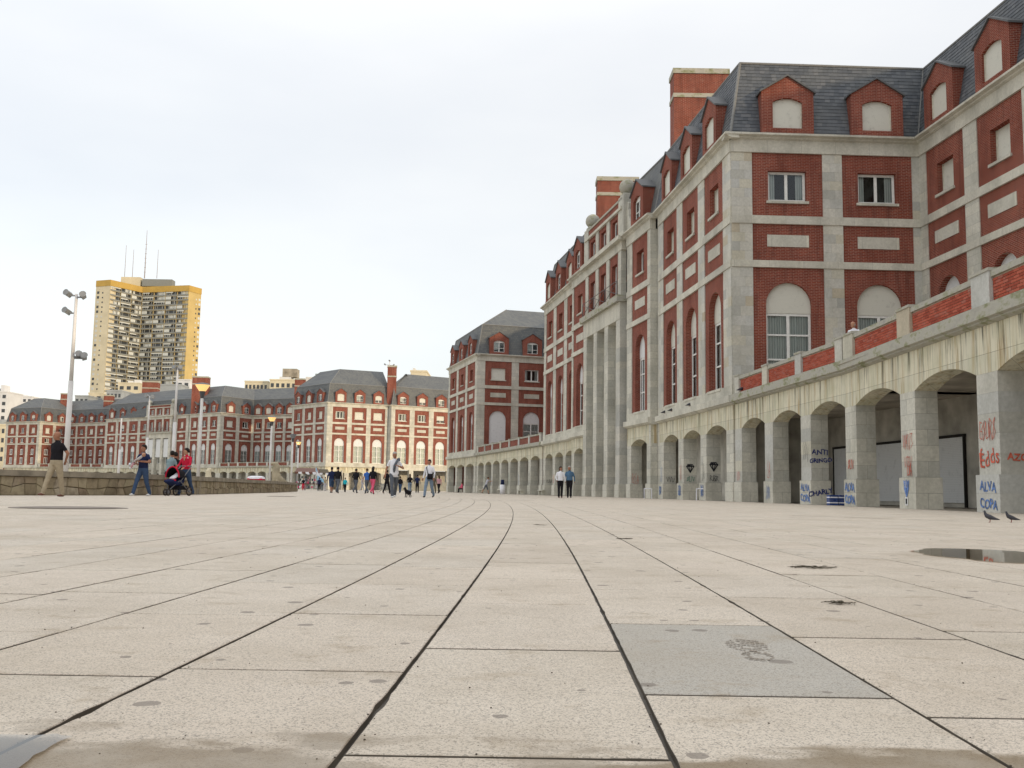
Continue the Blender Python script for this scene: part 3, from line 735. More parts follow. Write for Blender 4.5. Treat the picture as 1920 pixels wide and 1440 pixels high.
def parapet(s, t0, t1, npan, pw=0.55, z=ZL1, h=0.66, o=0.02, brick_objs=0, right_first=True):
    """brick parapet between stone posts under a stone coping"""
    pitch = (t1-t0-pw)/npan; left = brick_objs; joined = MB(); bl, bh = 0.25, 0.078
    for k in range(npan+1):
        a = t0+k*pitch
        post = s.box('parapet_post', a, a+pw, -.34, .10+o, z, z+h+.16, BLOCK)
        s.box('post_cap', a-.03, a+pw+.03, -.37, .13+o, z+h+.16, z+h+.235, MOSS)
    order = range(npan-1, -1, -1) if right_first else range(npan)
    for k in order:
        a = t0+k*pitch+pw; b_ = t0+(k+1)*pitch
        s.box('parapet_wall', a, b_, -.25, -.015+o, z, z+h, MORTAR)
        s.box('coping', a, b_, -.32, .06+o, z+h, z+h+.15, MOSS)
        if brick_objs:
            bm = cached('brickpc', lambda: (lambda m_: (m_.box(.006, bl-.010, -.1, 0, .005, bh-.010), m_.mesh(LOOSEBRICK))[-1])(MB()))
            hm = cached('brickhf', lambda: (lambda m_: (m_.box(.004, bl/2-.008, -.1, 0, .004, bh-.006), m_.mesh(LOOSEBRICK))[-1])(MB()))
            rows = int(h/bh)
            for r_ in range(rows):
                x = b_-(bl/2 if r_ % 2 else 0)
                if r_ % 2: joined.box(b_-bl/2+.004, b_-.004, -.008-o, .06, z+r_*bh+.004, z+(r_+1)*bh-.004)
                while x-bl > a:
                    x -= bl; j = random.uniform(-.003, .004)
                    if left > 0: s.put('brick', bm, x, -.092+o+j, z+r_*bh); left -= 1
                    else: joined.box(x+.004, x+bl-.006, -.008-o-j, .06, z+r_*bh+.006, z+(r_+1)*bh-.008)
                if x-a > .03: joined.box(a+.004, x-.006, -.008-o, .06, z+r_*bh+.004, z+(r_+1)*bh-.004)
        else: s.box('parapet_brick', a, b_, -.015+o, .0+o, z, z+h, BRICK)
    if joined.v: s.put('parapet_bricks', joined.mesh(LOOSEBRICK), 0, kind='stuff')

def offset_path(P, d):
    out_ = []
    for i, p in enumerate(P):
        ns = []
        if i > 0: e = (Vector(P[i])-Vector(P[i-1])).normalized(); ns.append(Vector((-e.y, e.x)))
        if i < len(P)-1: e = (Vector(P[i+1])-Vector(P[i])).normalized(); ns.append(Vector((-e.y, e.x)))
        if len(ns) == 1: q = ns[0]*d
        else:
            m = (ns[0]+ns[1]); m.normalize(); q = m*(d/max(0.35, m.dot(ns[0])))
        out_.append(Vector(p)+q)
    return out_
def tile_face(mb, p0, p1, p2, p3, du=0.25, dv=0.19, seed=0):
    """lay thin overlapping shingles on the quad p0 p1 (bottom) p2 p3 (top)"""
    rng = random.Random(seed); p0, p1, p2, p3 = map(Vector, (p0, p1, p2, p3))
    H = ((p3-p0).length+(p2-p1).length)/2; nv = int(H/dv); up = ((p3-p0)+(p2-p1)).normalized(); ux = (p1-p0).normalized(); nn = ux.cross(up).normalized()
    for r_ in range(nv):
        v0, v1 = r_/nv, (r_+1)/nv
        a0, b0 = p0.lerp(p3, v0), p1.lerp(p2, v0); a1, b1 = p0.lerp(p3, v1), p1.lerp(p2, v1)
        W = (b0-a0).length; x = -du*rng.random()
        while x < W:
            s0, s1 = max(0, x), min(W, x+du-.006)
            if s1-s0 > .03:
                f0, f1 = s0/W, s1/W; lift = 0.022+rng.uniform(-.004, .006)
                q = [a0.lerp(b0, f0)+nn*lift, a0.lerp(b0, f1)+nn*lift, a1.lerp(b1, f1)+nn*.006, a1.lerp(b1, f0)+nn*.006]
                mb.face(q); mb.face([a0.lerp(b0, f0)+nn*.002, a0.lerp(b0, f1)+nn*.002, q[1], q[0]])
            x += du
def roof(root, P, setb=0.75, ridge=6.0, zb=22.0, zr=25.2, back=12.5, shingle=(), skipflash=False):
    E_ = offset_path(P, -0.02); Bk = offset_path(P, setb); Rg = offset_path(P, ridge); Bb = offset_path(P, back)
    r = root.location; T = lambda p, z: (p.x-r.x, p.y-r.y, z)
    n = len(P); ZR = zr if isinstance(zr, (list, tuple)) else [zr]*n
    for i in range(n-1):
        m = MB(); m.face([T(E_[i], ZE), T(E_[i+1], ZE), T(Bk[i+1], zb), T(Bk[i], zb)])
        m.face([T(Bk[i], zb), T(Bk[i+1], zb), T(Rg[i+1], ZR[i+1]), T(Rg[i], ZR[i])])
        put('roof_slope', m.mesh(SLATE), root)
        if i in shingle:
            tb = MB(); tile_face(tb, T(E_[i], ZE), T(E_[i+1], ZE), T(Bk[i+1], zb), T(Bk[i], zb), seed=i)
            put('slate_shingles', tb.mesh(SHINGLE), root, kind='stuff')
        f = MB()
        f.tube(T(Bk[i], zb), T(Bk[i+1], zb), .07, .07, 6); put('roof_flashing', f.mesh(LEAD), root)
    for i in range(1, n-1):
        f = MB(); f.tube(T(E_[i], ZE), T(Bk[i], zb), .07, .07, 6); f.tube(T(Bk[i], zb), T(Rg[i], ZR[i]), .06, .06, 6); put('hip_flashing', f.mesh(LEAD), root)
    m = MB()
    for i in range(n-1): m.face([T(Rg[i], ZR[i]), T(Rg[i+1], ZR[i+1]), T(Bb[i+1], 18), T(Bb[i], 18)])
    put('rear_roof', m.mesh(SLATE), root)
def chimney(root, x0, y0, wx, wy, z0, z1, rz=0.0, band=1.7):
    r = root.location; m = MB(); m.box(0, wx, 0, wy, z0, z1-.35)
    o = put('chimney', m.mesh(BRICK), root, (x0-r.x, y0-r.y, 0), rz)
    c = MB(); c.box(-.07, wx+.07, -.07, wy+.07, z1-.35, z1); put('chimney_cap', c.mesh(MOSS), o)
    c = MB(); c.box(-.05, wx+.05, -.05, wy+.05, z1-band-.28, z1-band); put('chimney_band', c.mesh(MOSS), o)
def ball_finial(s, t, o, z):
    m = MB(); m.box(-.45, .45, -.4, .4, z, z+.2); m.ball((0, 0, z+.72), .58, .58, .57, 0, 16, 11); s.put('ball_finial', m.mesh(MOSS, True), t, o)
def portico(s, banners=False, near=True):
    """stone portico: four giant piers, entablature, balcony, and attic storey with ball finials; s runs along its front"""
    L = s.L; pw = 0.95; pitch = (L-pw)/3; hw = (pitch-pw)/2
    for k in range(4):
        t0 = k*pitch
        if near and k == 3: block_column(s, t0, t0+pw, -.9, 0, .9, 12.2, 0.5, split=0.0, seed=900)
        else: s.box('portico_pier', t0, t0+pw, -.9, 0, .9, 12.2, STONE)
        s.box('pier_plinth', t0-.05, t0+pw+.05, -.95, .06, 0, .9, STONE)
    s.box('entablature', -.02, L+.02, -.95, .03, 12.2, 13.41, BAND)
    s.box('balcony_slab', -.2, L+.2, -.9, .3, 13.41, 13.85, MOSS)
    for k in range(3):
        t0 = k*pitch+pw
        s.box('recess_wall', t0, t0+2*hw, -.95, -.75, 4.2, 5.7, STONE)
        s.box('recess_wall', t0, t0+2*hw, -1.2, -1.0, 0, 12.2, STONE if not banners else INNER)
        w_ = put_window(s.root, s.loc(t0+hw, -.82), s.rz, 'glazed', hw*.72, 5.8, 9.6, 0, .15, sill=False)
        if banners:
            b_ = MB(); b_.box(-hw*.9, hw*.9, -.03, .03, 7.4, 12.0); s.put('white_banner', b_.mesh(SHUTW), t0+hw, -.3)
        s.box('doorway', t0+.2, t0+2*hw-.2, -1.0, -.97, .1, 3.3, DARK)
    # upper wall with tall windows, then attic
    for zb_, zt_, z0, z1, dp in ((13.85, ZF, 14.15, 16.4, .35), (ZE+.02, 19.95, 18.3, 19.6, .3)):
        for k in range(4):
            a = k*pitch if zb_ < 15 else k*pitch
            s.box('pilaster', a, a+pw*.8, -.5, -.12, zb_, zt_, STONE)
        for k in range(3):
            a = k*pitch+pw*.8; wp = pitch-pw*.8
            m = MB(); panel_hole(m, wp, zb_, zt_, z0, [(-.62, z1), (.62, z1)], dp); s.put('brick_panel', m.mesh(BRICK), a+wp/2, -.2)
            put_window(s.root, s.loc(a+wp/2, -.2), s.rz, 'glazed', .62, z0, z1, 0, dp)
    s.box('frieze', -.02, L+.02, -.5, -.08, ZF, ZC, BAND); s.box('cornice', -.3, L+.3, -.5, .26, ZC, ZE+.02, BAND)
    s.box('attic_cornice', -.05, L+.05, -.5, .0, 19.95, 20.15, BAND)
    s.box('attic_parapet', 0, L, -.45, -.16, 20.15, 20.65, BRICK); s.box('attic_coping', -.05, L+.05, -.5, -.1, 20.65, 20.8, MOSS)
    for t in (0.0, L-.8):
        s.box('attic_pier', t-.4*(t < 1), t+.8+.4*(t > 1), -1.1, -.1, ZE+.02, 20.9, STONE)
    ball_finial(s, 0.3, -.6, 20.9); ball_finial(s, L-.3, -.6, 20.9)
    s.box('attic_core', .3, L-.3, -5, -1.1, ZE, 20.6, SLATE)
    # balcony railing
    ir = plain('railing iron', (0.10, 0.09, 0.09), 0.6); m = MB()
    for k in range(3):
        a = .2+k*(L-.4)/3; b_ = .2+(k+1)*(L-.4)/3
        m.tube((a, -.15, 13.95), (b_, -.15, 14.85), .022, .022, 5); m.tube((a, -.15, 14.85), (b_, -.15, 13.95), .022, .022, 5)
        m.tube((a, -.15, 13.85), (a, -.15, 14.9), .03, .03, 5); m.tube((b_, -.15, 13.85), (b_, -.15, 14.9), .03, .03, 5)
        m.tube((a, -.15, 14.9), (b_, -.15, 14.9), .028, .028, 5)
    s.put('balcony_railing', m.mesh(ir), 0)
    # volute beside the attic
    v = MB(); v.prism([(0, ZE+.02), (1.2, ZE+.02), (.95, 18.7), (.5, 19.2), (.35, 19.8), (.45, 20.2), (0, 20.4)], -.25, .25)
    s.put('volute', v.mesh(STONE), L+.35, -.6)

# ------------------------------------------------------------------ near building
NB = thing('arcaded_brick_building', 'near red brick building with stone arcade covered in graffiti and grey mansard roof', 'building', (12, 60, 0))
C0 = (10.6, 47.04); IC = (20.0, 47.4)
S1a = Sec(NB, (11.70, 34.5), (11.74, 34.5-24.55-1.08+.1)); S1b = Sec(NB, (10.66, 46.9), (11.78, 33.42))
arcade(S1a, 5, 1.08, blocks=4, back=4.6, seed=11, doors=True, door=SHUTG, cross=False)
arcade(S1b, 3, 1.02, blocks=0, back=4.4, seed=21, skip_last=True, door=SHUTW)
for k in range(3): block_column(S1b, k*(S1b.L-1.02)/3, k*(S1b.L-1.02)/3+1.02, .003, .012, 0.92, 3.4, .5, limit=330, seed=60+k)
parapet(S1a, .25, S1a.L-.2, 5, pw=.95, brick_objs=300)
parapet(S1b, .3, S1b.L-.95, 3, pw=.62, brick_objs=1, right_first=True)
dk = MB(); dk.face([(-1.3, -12.9, 4.9), (-1.3+1.1, -26, 4.9), (9.5, -26, 4.9), (8.3, -12.9, 4.9)])
dk.face([(-.6, -25.7, 4.9), (-.25, -50, 4.9), (9.9, -50, 4.9), (9.2, -25.7, 4.9)]); put('terrace_floor', dk.mesh(PAVEF), NB)
PF = Sec(NB, C0, IC)
upper(PF, 2, 1.02, .98, .40, reveal=.28, hw=1.12, blocks=True, kinds=['tall'], smallk=['glazed'], dork=['shut'], seed=2)
S2 = Sec(NB, (9.15, 60.9), C0)
upper(S2, 3, 1.1, 1.14, 1.2, reveal=.42, hw=1.0, blocks=True, kinds=['tall'], smallk=['shut'], dork=['shut'], seed=4)
arcade(S2, 3, 1.05, depth=.75, back=1.6, doors=False, seed=31, ledge_mat=BAND)
S3 = Sec(NB, (7.8, 66.3), (8.71, 61.4))
upper(S3, 1, 1.1, 1, .62, reveal=.42, hw=1.0, kinds=['tall'], smallk=['glazed'], dork=['glazed'], seed=5)
arcade(S3, 1, .85, depth=.75, back=1.6, doors=False, ledge_mat=BAND)
S3.box('return_wall', S3.L-.33, S3.L-.002, -1.0, .04, 0, ZF, STONE)
S2.box('return_wall', -.55, -.012, -1.3, -.03, 0, 17.95, STONE)
PT = Sec(NB, (5.55, 76.4), (7.35, 66.9)); portico(PT)
PT.box('return_wall', PT.L-.5, PT.L-.01, -1.4, -.9, 0, 13.4, STONE); PT.box('return_wall', .02, .5, -1.4, -.9, 0, 13.4, STONE)
S4 = Sec(NB, (4.95, 80.9), (5.85, 76.2))
upper(S4, 1, .5, 1, .5, reveal=.42, hw=1.0, kinds=['tall'], smallk=['shut'], dork=['glazed'], seed=6)
arcade(S4, 1, .85, depth=.75, back=1.6, doors=False, ledge_mat=BAND)
_k = None
S5 = Sec(NB, (3.08, 93.75), (5.40, 80.6))
upper(S5, 3, .9, 1.1, .7, reveal=.42, hw=1.0, kinds=['tall'], smallk=['shut', 'half', 'glazed'], dork=['shut', 'glazed'], seed=7)
arcade(S5, 3, 1.0, depth=.75, back=1.6, doors=False, ledge_mat=BAND)
S6 = Sec(NB, (-4.33, 125.8), (3.0, 94.2))
arcade(S6, 7, 1.0, depth=.75, back=4.0, doors=False); parapet(S6, .6, S6.L-.3, 7, pw=.5)
P2 = Sec(NB, (-4.5, 127.0), (4.7, 129.7))
upper(P2, 2, 1.02, .98, .40, reveal=.28, hw=1.12, kinds=['tallshut', 'tall'], smallk=['shut', 'glazed'], dork=['glazed'], seed=8)
S7 = Sec(NB, (-9.2, 143.5), (-4.5, 127.0))
upper(S7, 3, .9, 1.1, 1.1, reveal=.42, hw=1.0, kinds=['tall'], smallk=['shut', 'half', 'glazed'], dork=['glazed'], seed=9)
arcade(S7, 3, 1.05, depth=.75, back=3.0, doors=False, ledge_mat=BAND)
WG = Sec(NB, IC, (20.0+2.88, 47.4-31.5))
upper(WG, 7, .7, 1.09, 1.0, reveal=.42, hw=1.0, kinds=['tall'], smallk=['shut', 'shut', 'half'], dork=['shut'], seed=10)
# plain outer walls that close the volume
for a, b_ in (((22.88, 15.9), (26.0, -34)), ((26, -34), (40, -33)), ((4.7, 129.7), (12.2, 95.4)), ((12.2, 95.4), (3.08, 93.9)), ((1.5, 147.0), (-9.2, 143.5))):
    Sec(NB, a, b_).box('plain_wall', 0, (Vector(a)-Vector(b_)).length, -.5, 0, 0, 18, BRICK)
NPATH = [(6.0, 148.4), (-9.2, 143.5), (-4.5, 127.0), (4.7, 129.7), (12.2, 95.4), (3.08, 93.75), (5.40, 80.6), (8.95, 61.2), C0, IC, (22.88, 15.9), (26, -34)]
roof(NB, NPATH, shingle=(7, 8, 9), ridge=5.2, zr=[25, 25, 25, 25, 24, 24, 24, 23.6, 23.7, 23.7, 24, 24])
m = MB(); m.box(9.5, 26, -8, 40, 0, 17); 
put('inner_core', m.mesh(DARK), NB, (12, -30, 0))
put('inner_core', cached('core2', lambda: (lambda b_: (b_.box(0, 9, 0, 26, 0, 17), b_.mesh(DARK))[-1])(MB())), NB, (-.2, -11, 0))
chimney(NB, 10.35, 62.4, 3.6, 1.6, 18, 28.2); chimney(NB, 6.9, 80.2, 3.4, 1.6, 18, 26.6, band=1.35)

# graffiti --------------------------------------------------------
BLUE = plain('blue spray paint', (0.12, 0.20, 0.42), 0.8, 0.15, 0.5, 9); RED = plain('red spray paint', (0.50, 0.12, 0.08), 0.8, 0.15, 0.4, 9)
BLACK = plain('black spray paint', (0.035, 0.035, 0.04), 0.7, 0.2); TEAL = plain('green spray paint', (0.03, 0.20, 0.14), 0.7, 0.2); WHITEP = plain('white paint', (0.7, 0.7, 0.7), .6)
PINK = plain('pink spray paint', (0.55, 0.18, 0.14), 0.7, 0.2); DBLUE = plain('dark blue spray paint', (0.04, 0.05, 0.16), 0.7, 0.2)
def text_mesh(txt, size, mat, offset=0.0):
    c = bpy.data.curves.new('t', 'FONT'); c.body = txt; c.size = size; c.align_x = 'CENTER'; c.offset = offset; c.extrude = 0.001; c.resolution_u = 3
    o = bpy.data.objects.new('t', c); COL.objects.link(o); dg = bpy.context.evaluated_depsgraph_get(); dg.update()
    me = bpy.data.meshes.new_from_object(o.evaluated_get(dg)); bpy.data.objects.remove(o); me.materials.clear(); me.materials.append(mat)
    rg = random.Random(hash(len(txt)*31+ord(txt[0])))
    for v in me.vertices: v.co.y += 0.06*size*math.sin(v.co.x*7/size*.6+rg.random()*.2); v.co.x += .05*size*math.sin(v.co.y*9/size*.5)
    return me
def graf(sec, txt, size, mat, t, o, z, offset=0.012, parent=None, slant=0.0):
    gr_ = random.Random(int(t*977)+len(txt)); size *= gr_.uniform(.9, 1.06); slant += gr_.uniform(-.07, .07); offset *= gr_.uniform(.4, .9); t += gr_.uniform(-.04, .04)
    q = bpy.data.objects.new('graffiti_lettering', text_mesh(txt, size, mat, offset)); COL.objects.link(q); q.parent = sec.root
    q.location = sec.loc(t, o+.016, z); q.rotation_euler = (math.pi/2, slant, sec.rz); return q
def stroke(pts, wd, mat):      # ribbon in the x,z plane
    m = MB()
    for (x0, z0), (x1, z1) in zip(pts[:-1], pts[1:]):
        d = Vector((x1-x0, z1-z0)); 
        if d.length < 1e-5: continue
        n = Vector((-d.y, d.x)).normalized()*wd/2; e = d.normalized()*wd*.3
        m.face([(x0-e.x-n.x, 0, z0-e.y-n.y), (x1+e.x-n.x, 0, z1+e.y-n.y), (x1+e.x+n.x, 0, z1+e.y+n.y), (x0-e.x+n.x, 0, z0-e.y+n.y)])
    return m.mesh(mat)
def scrawl(sec, t, o, z, w_, h_, mat, seed, wd=0.035, n=26):
    """a few joined letter-like loops, sprayed in one go"""
    rg = random.Random(seed); nl = max(2, int(w_/0.16)); pts = []
    for k in range(nl):
        x0 = -w_/2+w_*(k+.15)/nl; lw = w_*.72/nl; hh = h_*rg.uniform(.75, 1); zb = h_*rg.uniform(0, .15)
        P = rg.choice([[(0, 0), (.1, 1), (.9, .8), (.2, .5), (1, 0)], [(0, 1), (.5, 0), (1, 1)], [(1, .9), (.2, 1), (0, .1), (.9, 0), (1, .45), (.5, .45)], [(0, 0), (.45, 1), (1, 0), (.8, .4), (.2, .4)], [(0, 1), (0, 0), (.9, .1), (1, 1)], [(.9, 1), (.1, .75), (.9, .3), (0, 0)]])
        pts += [(x0+a*lw+rg.uniform(-.01, .01), zb+b_*hh) for a, b_ in P]
    sec.put('graffiti_scrawl', stroke(pts, wd*.62, mat), t, o+.018, z)
def diamond(sec, t, o, z, s_):
    P = [(-.5, .25), (-.3, .5), (.3, .5), (.5, .25), (0, -.55), (-.5, .25), (.5, .25), (.2, .25), (0, -.55), (-.2, .25), (-.1, .5), (-.2, .25), (-.35, .5)]
    sec.put('graffiti_diamond', stroke([(a*s_, b_*s_) for a, b_ in P]+[(.2*s_, .25*s_), (.1*s_, .5*s_)], .055, BLACK), t, o+.018, z)
pt = (S1a.L-1.08)/5
def side(sec, t, o0): # a section running along the camera-facing side of a pier whose right edge is at t
    a = sec.A+sec.d*t+sec.n*o0; b_ = a-sec.n*1.0; return Sec(NB, (a.x, a.y), (b_.x, b_.y))
tP = [k*pt for k in range(6)]       # left edges; pier 0 is at Y 34.5, pier 2 at Y 24.7
for k, pc in ((0, -.01), (2, 0), ):
    graf(S1a, 'ALVA', .37, BLUE, tP[k]+.54, .07, .52); graf(S1a, 'COPA', .36, BLUE, tP[k]+.54, .07, .1)
graf(S1a, 'Edds', .55, RED, tP[2]+.52, .0, 1.15, 0.006, slant=-.1); scrawl(S1a, tP[2]+.5, 0, 1.75, .85, .55, RED, 3, .03)
graf(S1a, 'f', .5, RED, tP[2]+.1, .0, 1.2, 0.004)
scrawl(S1a, tP[1]+.52, 0, 1.7, .75, .5, RED, 8, .03); scrawl(S1a, tP[1]+.5, 0, 1.2, .6, .35, PINK, 9, .03); scrawl(S1a, tP[1]+.6, 0, .95, .35, .4, RED, 10, .045)
sh_ = MB(); sh_.face([(x, 0, z) for x, z in [(-.2, .42), (-.17, .16), (0, -.12), (.17, .16), (.2, .42), (.1, .38), (0, .44), (-.1, .38)]])
S1a.put('graffiti_shield', sh_.mesh(BLUE), tP[1]+.5, .085, .42); scrawl(S1a, tP[1]+.5, .075, .62, .2, .22, WHITEP, 4, .015, 9)
sp_ = MB(); sp_.box(-.09, .09, -.012, 0, 0, .24); S1a.put('socket_plate', sp_.mesh(WHITEP), tP[1]+.5, .08, .1); sp_ = MB(); sp_.box(-.05, .05, -.016, 0, .04, .2); S1a.put('socket_plate', sp_.mesh(DARK), tP[1]+.5, .081, .1)
scrawl(S1a, tP[0]+.5, 0, 1.25, .6, .35, RED, 12, .05)
pb = (S1b.L-1.02)/3
for k in (2,): graf(S1b, 'ALVA', .36, BLUE, k*pb+.5, .07, .52); graf(S1b, 'COPA', .36, BLUE, k*pb+.5, .07, .12)
scrawl(S1b, 2*pb+.5, 0.02, 1.6, .6, .8, BLACK, 5, .02); scrawl(S1b, pb+.5, .02, 1.0, .4, .9, RED, 14, .03); scrawl(S1b, pb+.5, .07, .15, .5, .6, BLUE, 15, .04)
scrawl(S1b, 0+.5, .02, .95, .5, .5, PINK, 41, .03)
sd = side(S1b, 2*pb+1.02, .0)
graf(sd, 'ANTI', .30, DBLUE, .36, .0, 1.9, .01); graf(sd, 'GRINGO', .24, DBLUE, .38, .0, 1.6, .008)
sd2 = side(S1b, 2*pb+1.08, .07); graf(sd2, 'CHARLY', .28, DBLUE, .4, .0, .38, .012, slant=-.2)
sd = side(S1a, tP[2]+1.08, 0); graf(sd, 'AZOK', .22, RED, .48, 0, 1.25, .01)
back = Sec(NB, (S1a.A.x+4.6, S1a.A.y), (S1a.B.x+4.6, S1a.B.y))
tb = 1.5*pt+.54
for tx, dx, z, sz in (('Hugo', -1.0, 1.75, .26), ('de', -1.0, 1.5, .2), ('Muniz', -.95, 1.15, .28), ('RulJTomNiZ', .35, 1.65, .36), ('Sh', -.45, .6, .5), ('4:20', .95, .95, .38)):
    graf(back, tx, sz, BLACK, tb+dx+pt*0, .06, z, .006)
for k, ch in enumerate('TAINE'): graf(back, ch, .2, BLACK, tb+.25, .06, 1.2-.2*k, .008)
p2_ = (S2.L-1.05)/3
for k in (0, 1, 2):
    sd = side(S2, k*p2_+1.05, 0)
    if k > 0: diamond(sd, .38, 0, 1.75, .42)
    scrawl(sd, .4, 0, 1.0, .5, .3, (BLACK, TEAL, BLACK)[k], 20+k, .03)
    scrawl(S2, k*p2_+.5, 0, 1.0, .4, 1.0, (BLUE, RED, BLACK)[k], 50+k, .03); scrawl(S2, k*p2_+.5, .07, .2, .5, .6, BLUE, 60+k, .07)
scrawl(side(S3, .85, 0), .3, 0, .9, .5, .7, PINK, 33, .03)
for k, seed in ((0, 70), (1, 71), (2, 72)): scrawl(S5, k*(S5.L-1)/3+.5, 0, 1.0, .4, .9, (BLACK, RED, BLACK)[k], seed, .03); scrawl(side(S5, k*(S5.L-1)/3+1, 0), .4, 0, 1.1, .6, .35, BLACK, seed+5, .03)
for k in range(7): scrawl(S6, k*(S6.L-1)/7+.5, 0, .9, .45, 1.3, (BLACK, TEAL, BLUE)[k % 3], 80+k, .03)

# ------------------------------------------------------------------ far building
FB = thing('far_brick_building', 'distant red brick building across the plaza with rows of lit white windows and dormers', 'building', (-60, 230, 0))
def blockx(A, B, nb, seed, pl=1.0, pm=1.1, pr=1.0, hw=1.0, hotel=False, arc=True, arcn=None, kinds=None, smallk=None, dork=None, rev=.3):
    rq = random.Random(seed*7); smallk = smallk or [rq.choice(['glazed', 'glazed', 'half', 'shut']) for _ in range(nb)]; dork = dork or [rq.choice(['glazed', 'glazed', 'half', 'shut']) for _ in range(nb)]
    s = Sec(FB, A, B); upper(s, nb, pl, pm, pr, reveal=rev, hw=hw, kinds=kinds or ['tall'], smallk=smallk or ['glazed'], dork=dork or ['glazed'], seed=seed, hotel=hotel)
    if arc: arcade(s, arcn or nb, 1.0, depth=.8, back=3.2, doors=False, ledge_mat=BAND)
    return s
WCOPF = plain('grey ramp wall', (0.24, 0.235, 0.20), 0.9, .15, .2, .8)
F1B = Sec(FB, (-25.4, 207.9), (-1.5, 222.6))
upper(F1B, 6, .9, 1.15, .9, hw=1.1, seed=20, smallk=['glazed', 'glazed', 'half'], dork=['glazed', 'half', 'glazed'])
F1B.box('entablature_beam', 0, F1B.L, -.8, 0, 4.3, 5.06, BAND)
for k in range(7): F1B.box('portal_pier', k*(F1B.L-1)/6, k*(F1B.L-1)/6+1, -.8, 0, 0, 4.3, STONE)
F1B.box('passage_back_wall', 0, F1B.L, -4.3, -4, 0, 4.3, INNER); F1B.box('stair_wall', -.5, F1B.L, .8, 1.1, 0, 1.9, WCOPF)
blockx((-38, 203.1), (-26.3, 208.6), 3, 21, pl=1.15, pm=.95, pr=.5, hw=1.05)
F0 = blockx((-47.6, 213.9), (-38, 203.1), 3, 22, pl=.8, pr=1.0, pm=1.0, hw=.9)
blockx((-64.4, 245.6), (-49.5, 237.9), 5, 23, pl=.4, pr=.4, pm=.8, hw=.9, arc=False)
blockx((-69.9, 236.6), (-64.4, 245.6), 2, 24, pl=1.1, pr=.5, pm=1.1, hw=1.1, arc=False, smallk=['shut', 'glazed'], dork=['shut', 'glazed'])
TF = Sec(FB, (-69.9, 236.6), (-47.8, 214.1)); arcade(TF, 7, 1.0, depth=.8, back=3.5, doors=False); parapet(TF, .5, TF.L-.3, 7, pw=.7)
blockx((-79.8, 244.5), (-69.9, 236.6), 3, 25, pl=.6, pr=1.1, pm=1.0, hw=.9)
blockx((-84.7, 249.0), (-80.1, 244.6), 1, 26, pl=.8, pr=1.2, pm=1.0, hw=.9)
PTF = Sec(FB, (-94.4, 255.0), (-85.6, 248.1)); portico(PTF, banners=True, near=False)
blockx((-110.3, 268.5), (-93.9, 256.6), 4, 27, pl=.8, pr=.6, pm=1.1, hw=.9)
blockx((-130.7, 290.4), (-112, 279.8), 5, 28, pl=.4, pr=.4, pm=.8, hw=.85, hotel=True, arc=False)
blockx((-134.4, 281.2), (-130.7, 290.4), 2, 29, pl=1.0, pr=.5, pm=1.0, hw=1.0, hotel=True, arc=False, smallk=['shut', 'glazed'], dork=['shut', 'glazed'])
TG = Sec(FB, (-134.4, 281.2), (-110.3, 268.5)); arcade(TG, 6, 1.0, depth=.8, back=3.5, doors=False); parapet(TG, .5, TG.L-.3, 6, pw=.7)
blockx((-147.6, 288.2), (-134.4, 281.2), 3, 30, pl=1.0, pr=1.0, pm=1.0, hw=.9, hotel=True)
def wall_between(root, a, b_): Sec(root, a, b_).box('plain_wall', 0, (Vector(a)-Vector(b_)).length, -.5, 0, 0, 18, BRICK)
wall_between(FB, (-49.5, 237.9), (-47.6, 213.9)); wall_between(FB, (-112, 279.8), (-110.3, 268.5)); wall_between(FB, (-141, 300), (-147.6, 288.2)); Sec(FB, (-26.3, 208.9), (-25.4, 208.2)).box('recess_wall', 0, 1.1, -.5, 0, 0, 18, STONE)
FP = [(-140, 302), (-147.6, 288.2), (-134.4, 281.2), (-130.7, 290.4), (-112, 279.8), (-110.3, 268.5), (-79.8, 244.5), (-69.9, 236.6), (-64.4, 245.6), (-49.5, 237.9), (-47.6, 213.9), (-38, 203.1), (-26.3, 208.7), (-1.5, 222.6)]
roof(FB, FP[:4]+[(-112.0, 279.8)], ridge=5.0, back=9)
roof(FB, [(-106, 287), (-110.3, 268.5), (-79.8, 244.5), (-69.9, 236.6), (-64.4, 245.6), (-49.5, 237.9)], ridge=5.0, back=9)
roof(FB, [(-44, 226), (-47.6, 213.9), (-38, 203.1), (-26.3, 208.7), (-23.8, 207.4), (-1.5, 222.6)] if False else [(-44, 226), (-47.6, 213.9), (-38, 203.1), (-26.0, 208.75)], ridge=5.0, back=9, zr=25.6)
roof(FB, [(-27.5, 212), (-25.3, 207.9), (-1.5, 222.6)], ridge=5.0, back=9, zr=25.4)
def px_at(x, y, Y): r = ray(x, y); return r[0]/r[1]*Y, CAMH+r[2]/r[1]*Y
def far_chimney(x0, x1, ytop, Y, zb=18.0, wy=2.0, band=1.7):
    xa, zt = px_at(x0, ytop, Y); xb, _ = px_at(x1, ytop, Y); chimney(FB, xa, Y, xb-xa, wy, zb, zt, .12, band)
far_chimney(727, 744, 685, 208.6, 18, 2.0, 2.2); far_chimney(553, 572, 709, 232, 20); far_chimney(361, 390, 705, 243, 18, 3, 1.8); far_chimney(267, 295, 714, 268, 18, 3, 1.8)
far_chimney(195, 211, 740, 285, 20, 2); far_chimney(114, 131, 737, 292, 20, 2)
m = MB(); m.face([(-60+60, 0, 0)]*3) if False else None

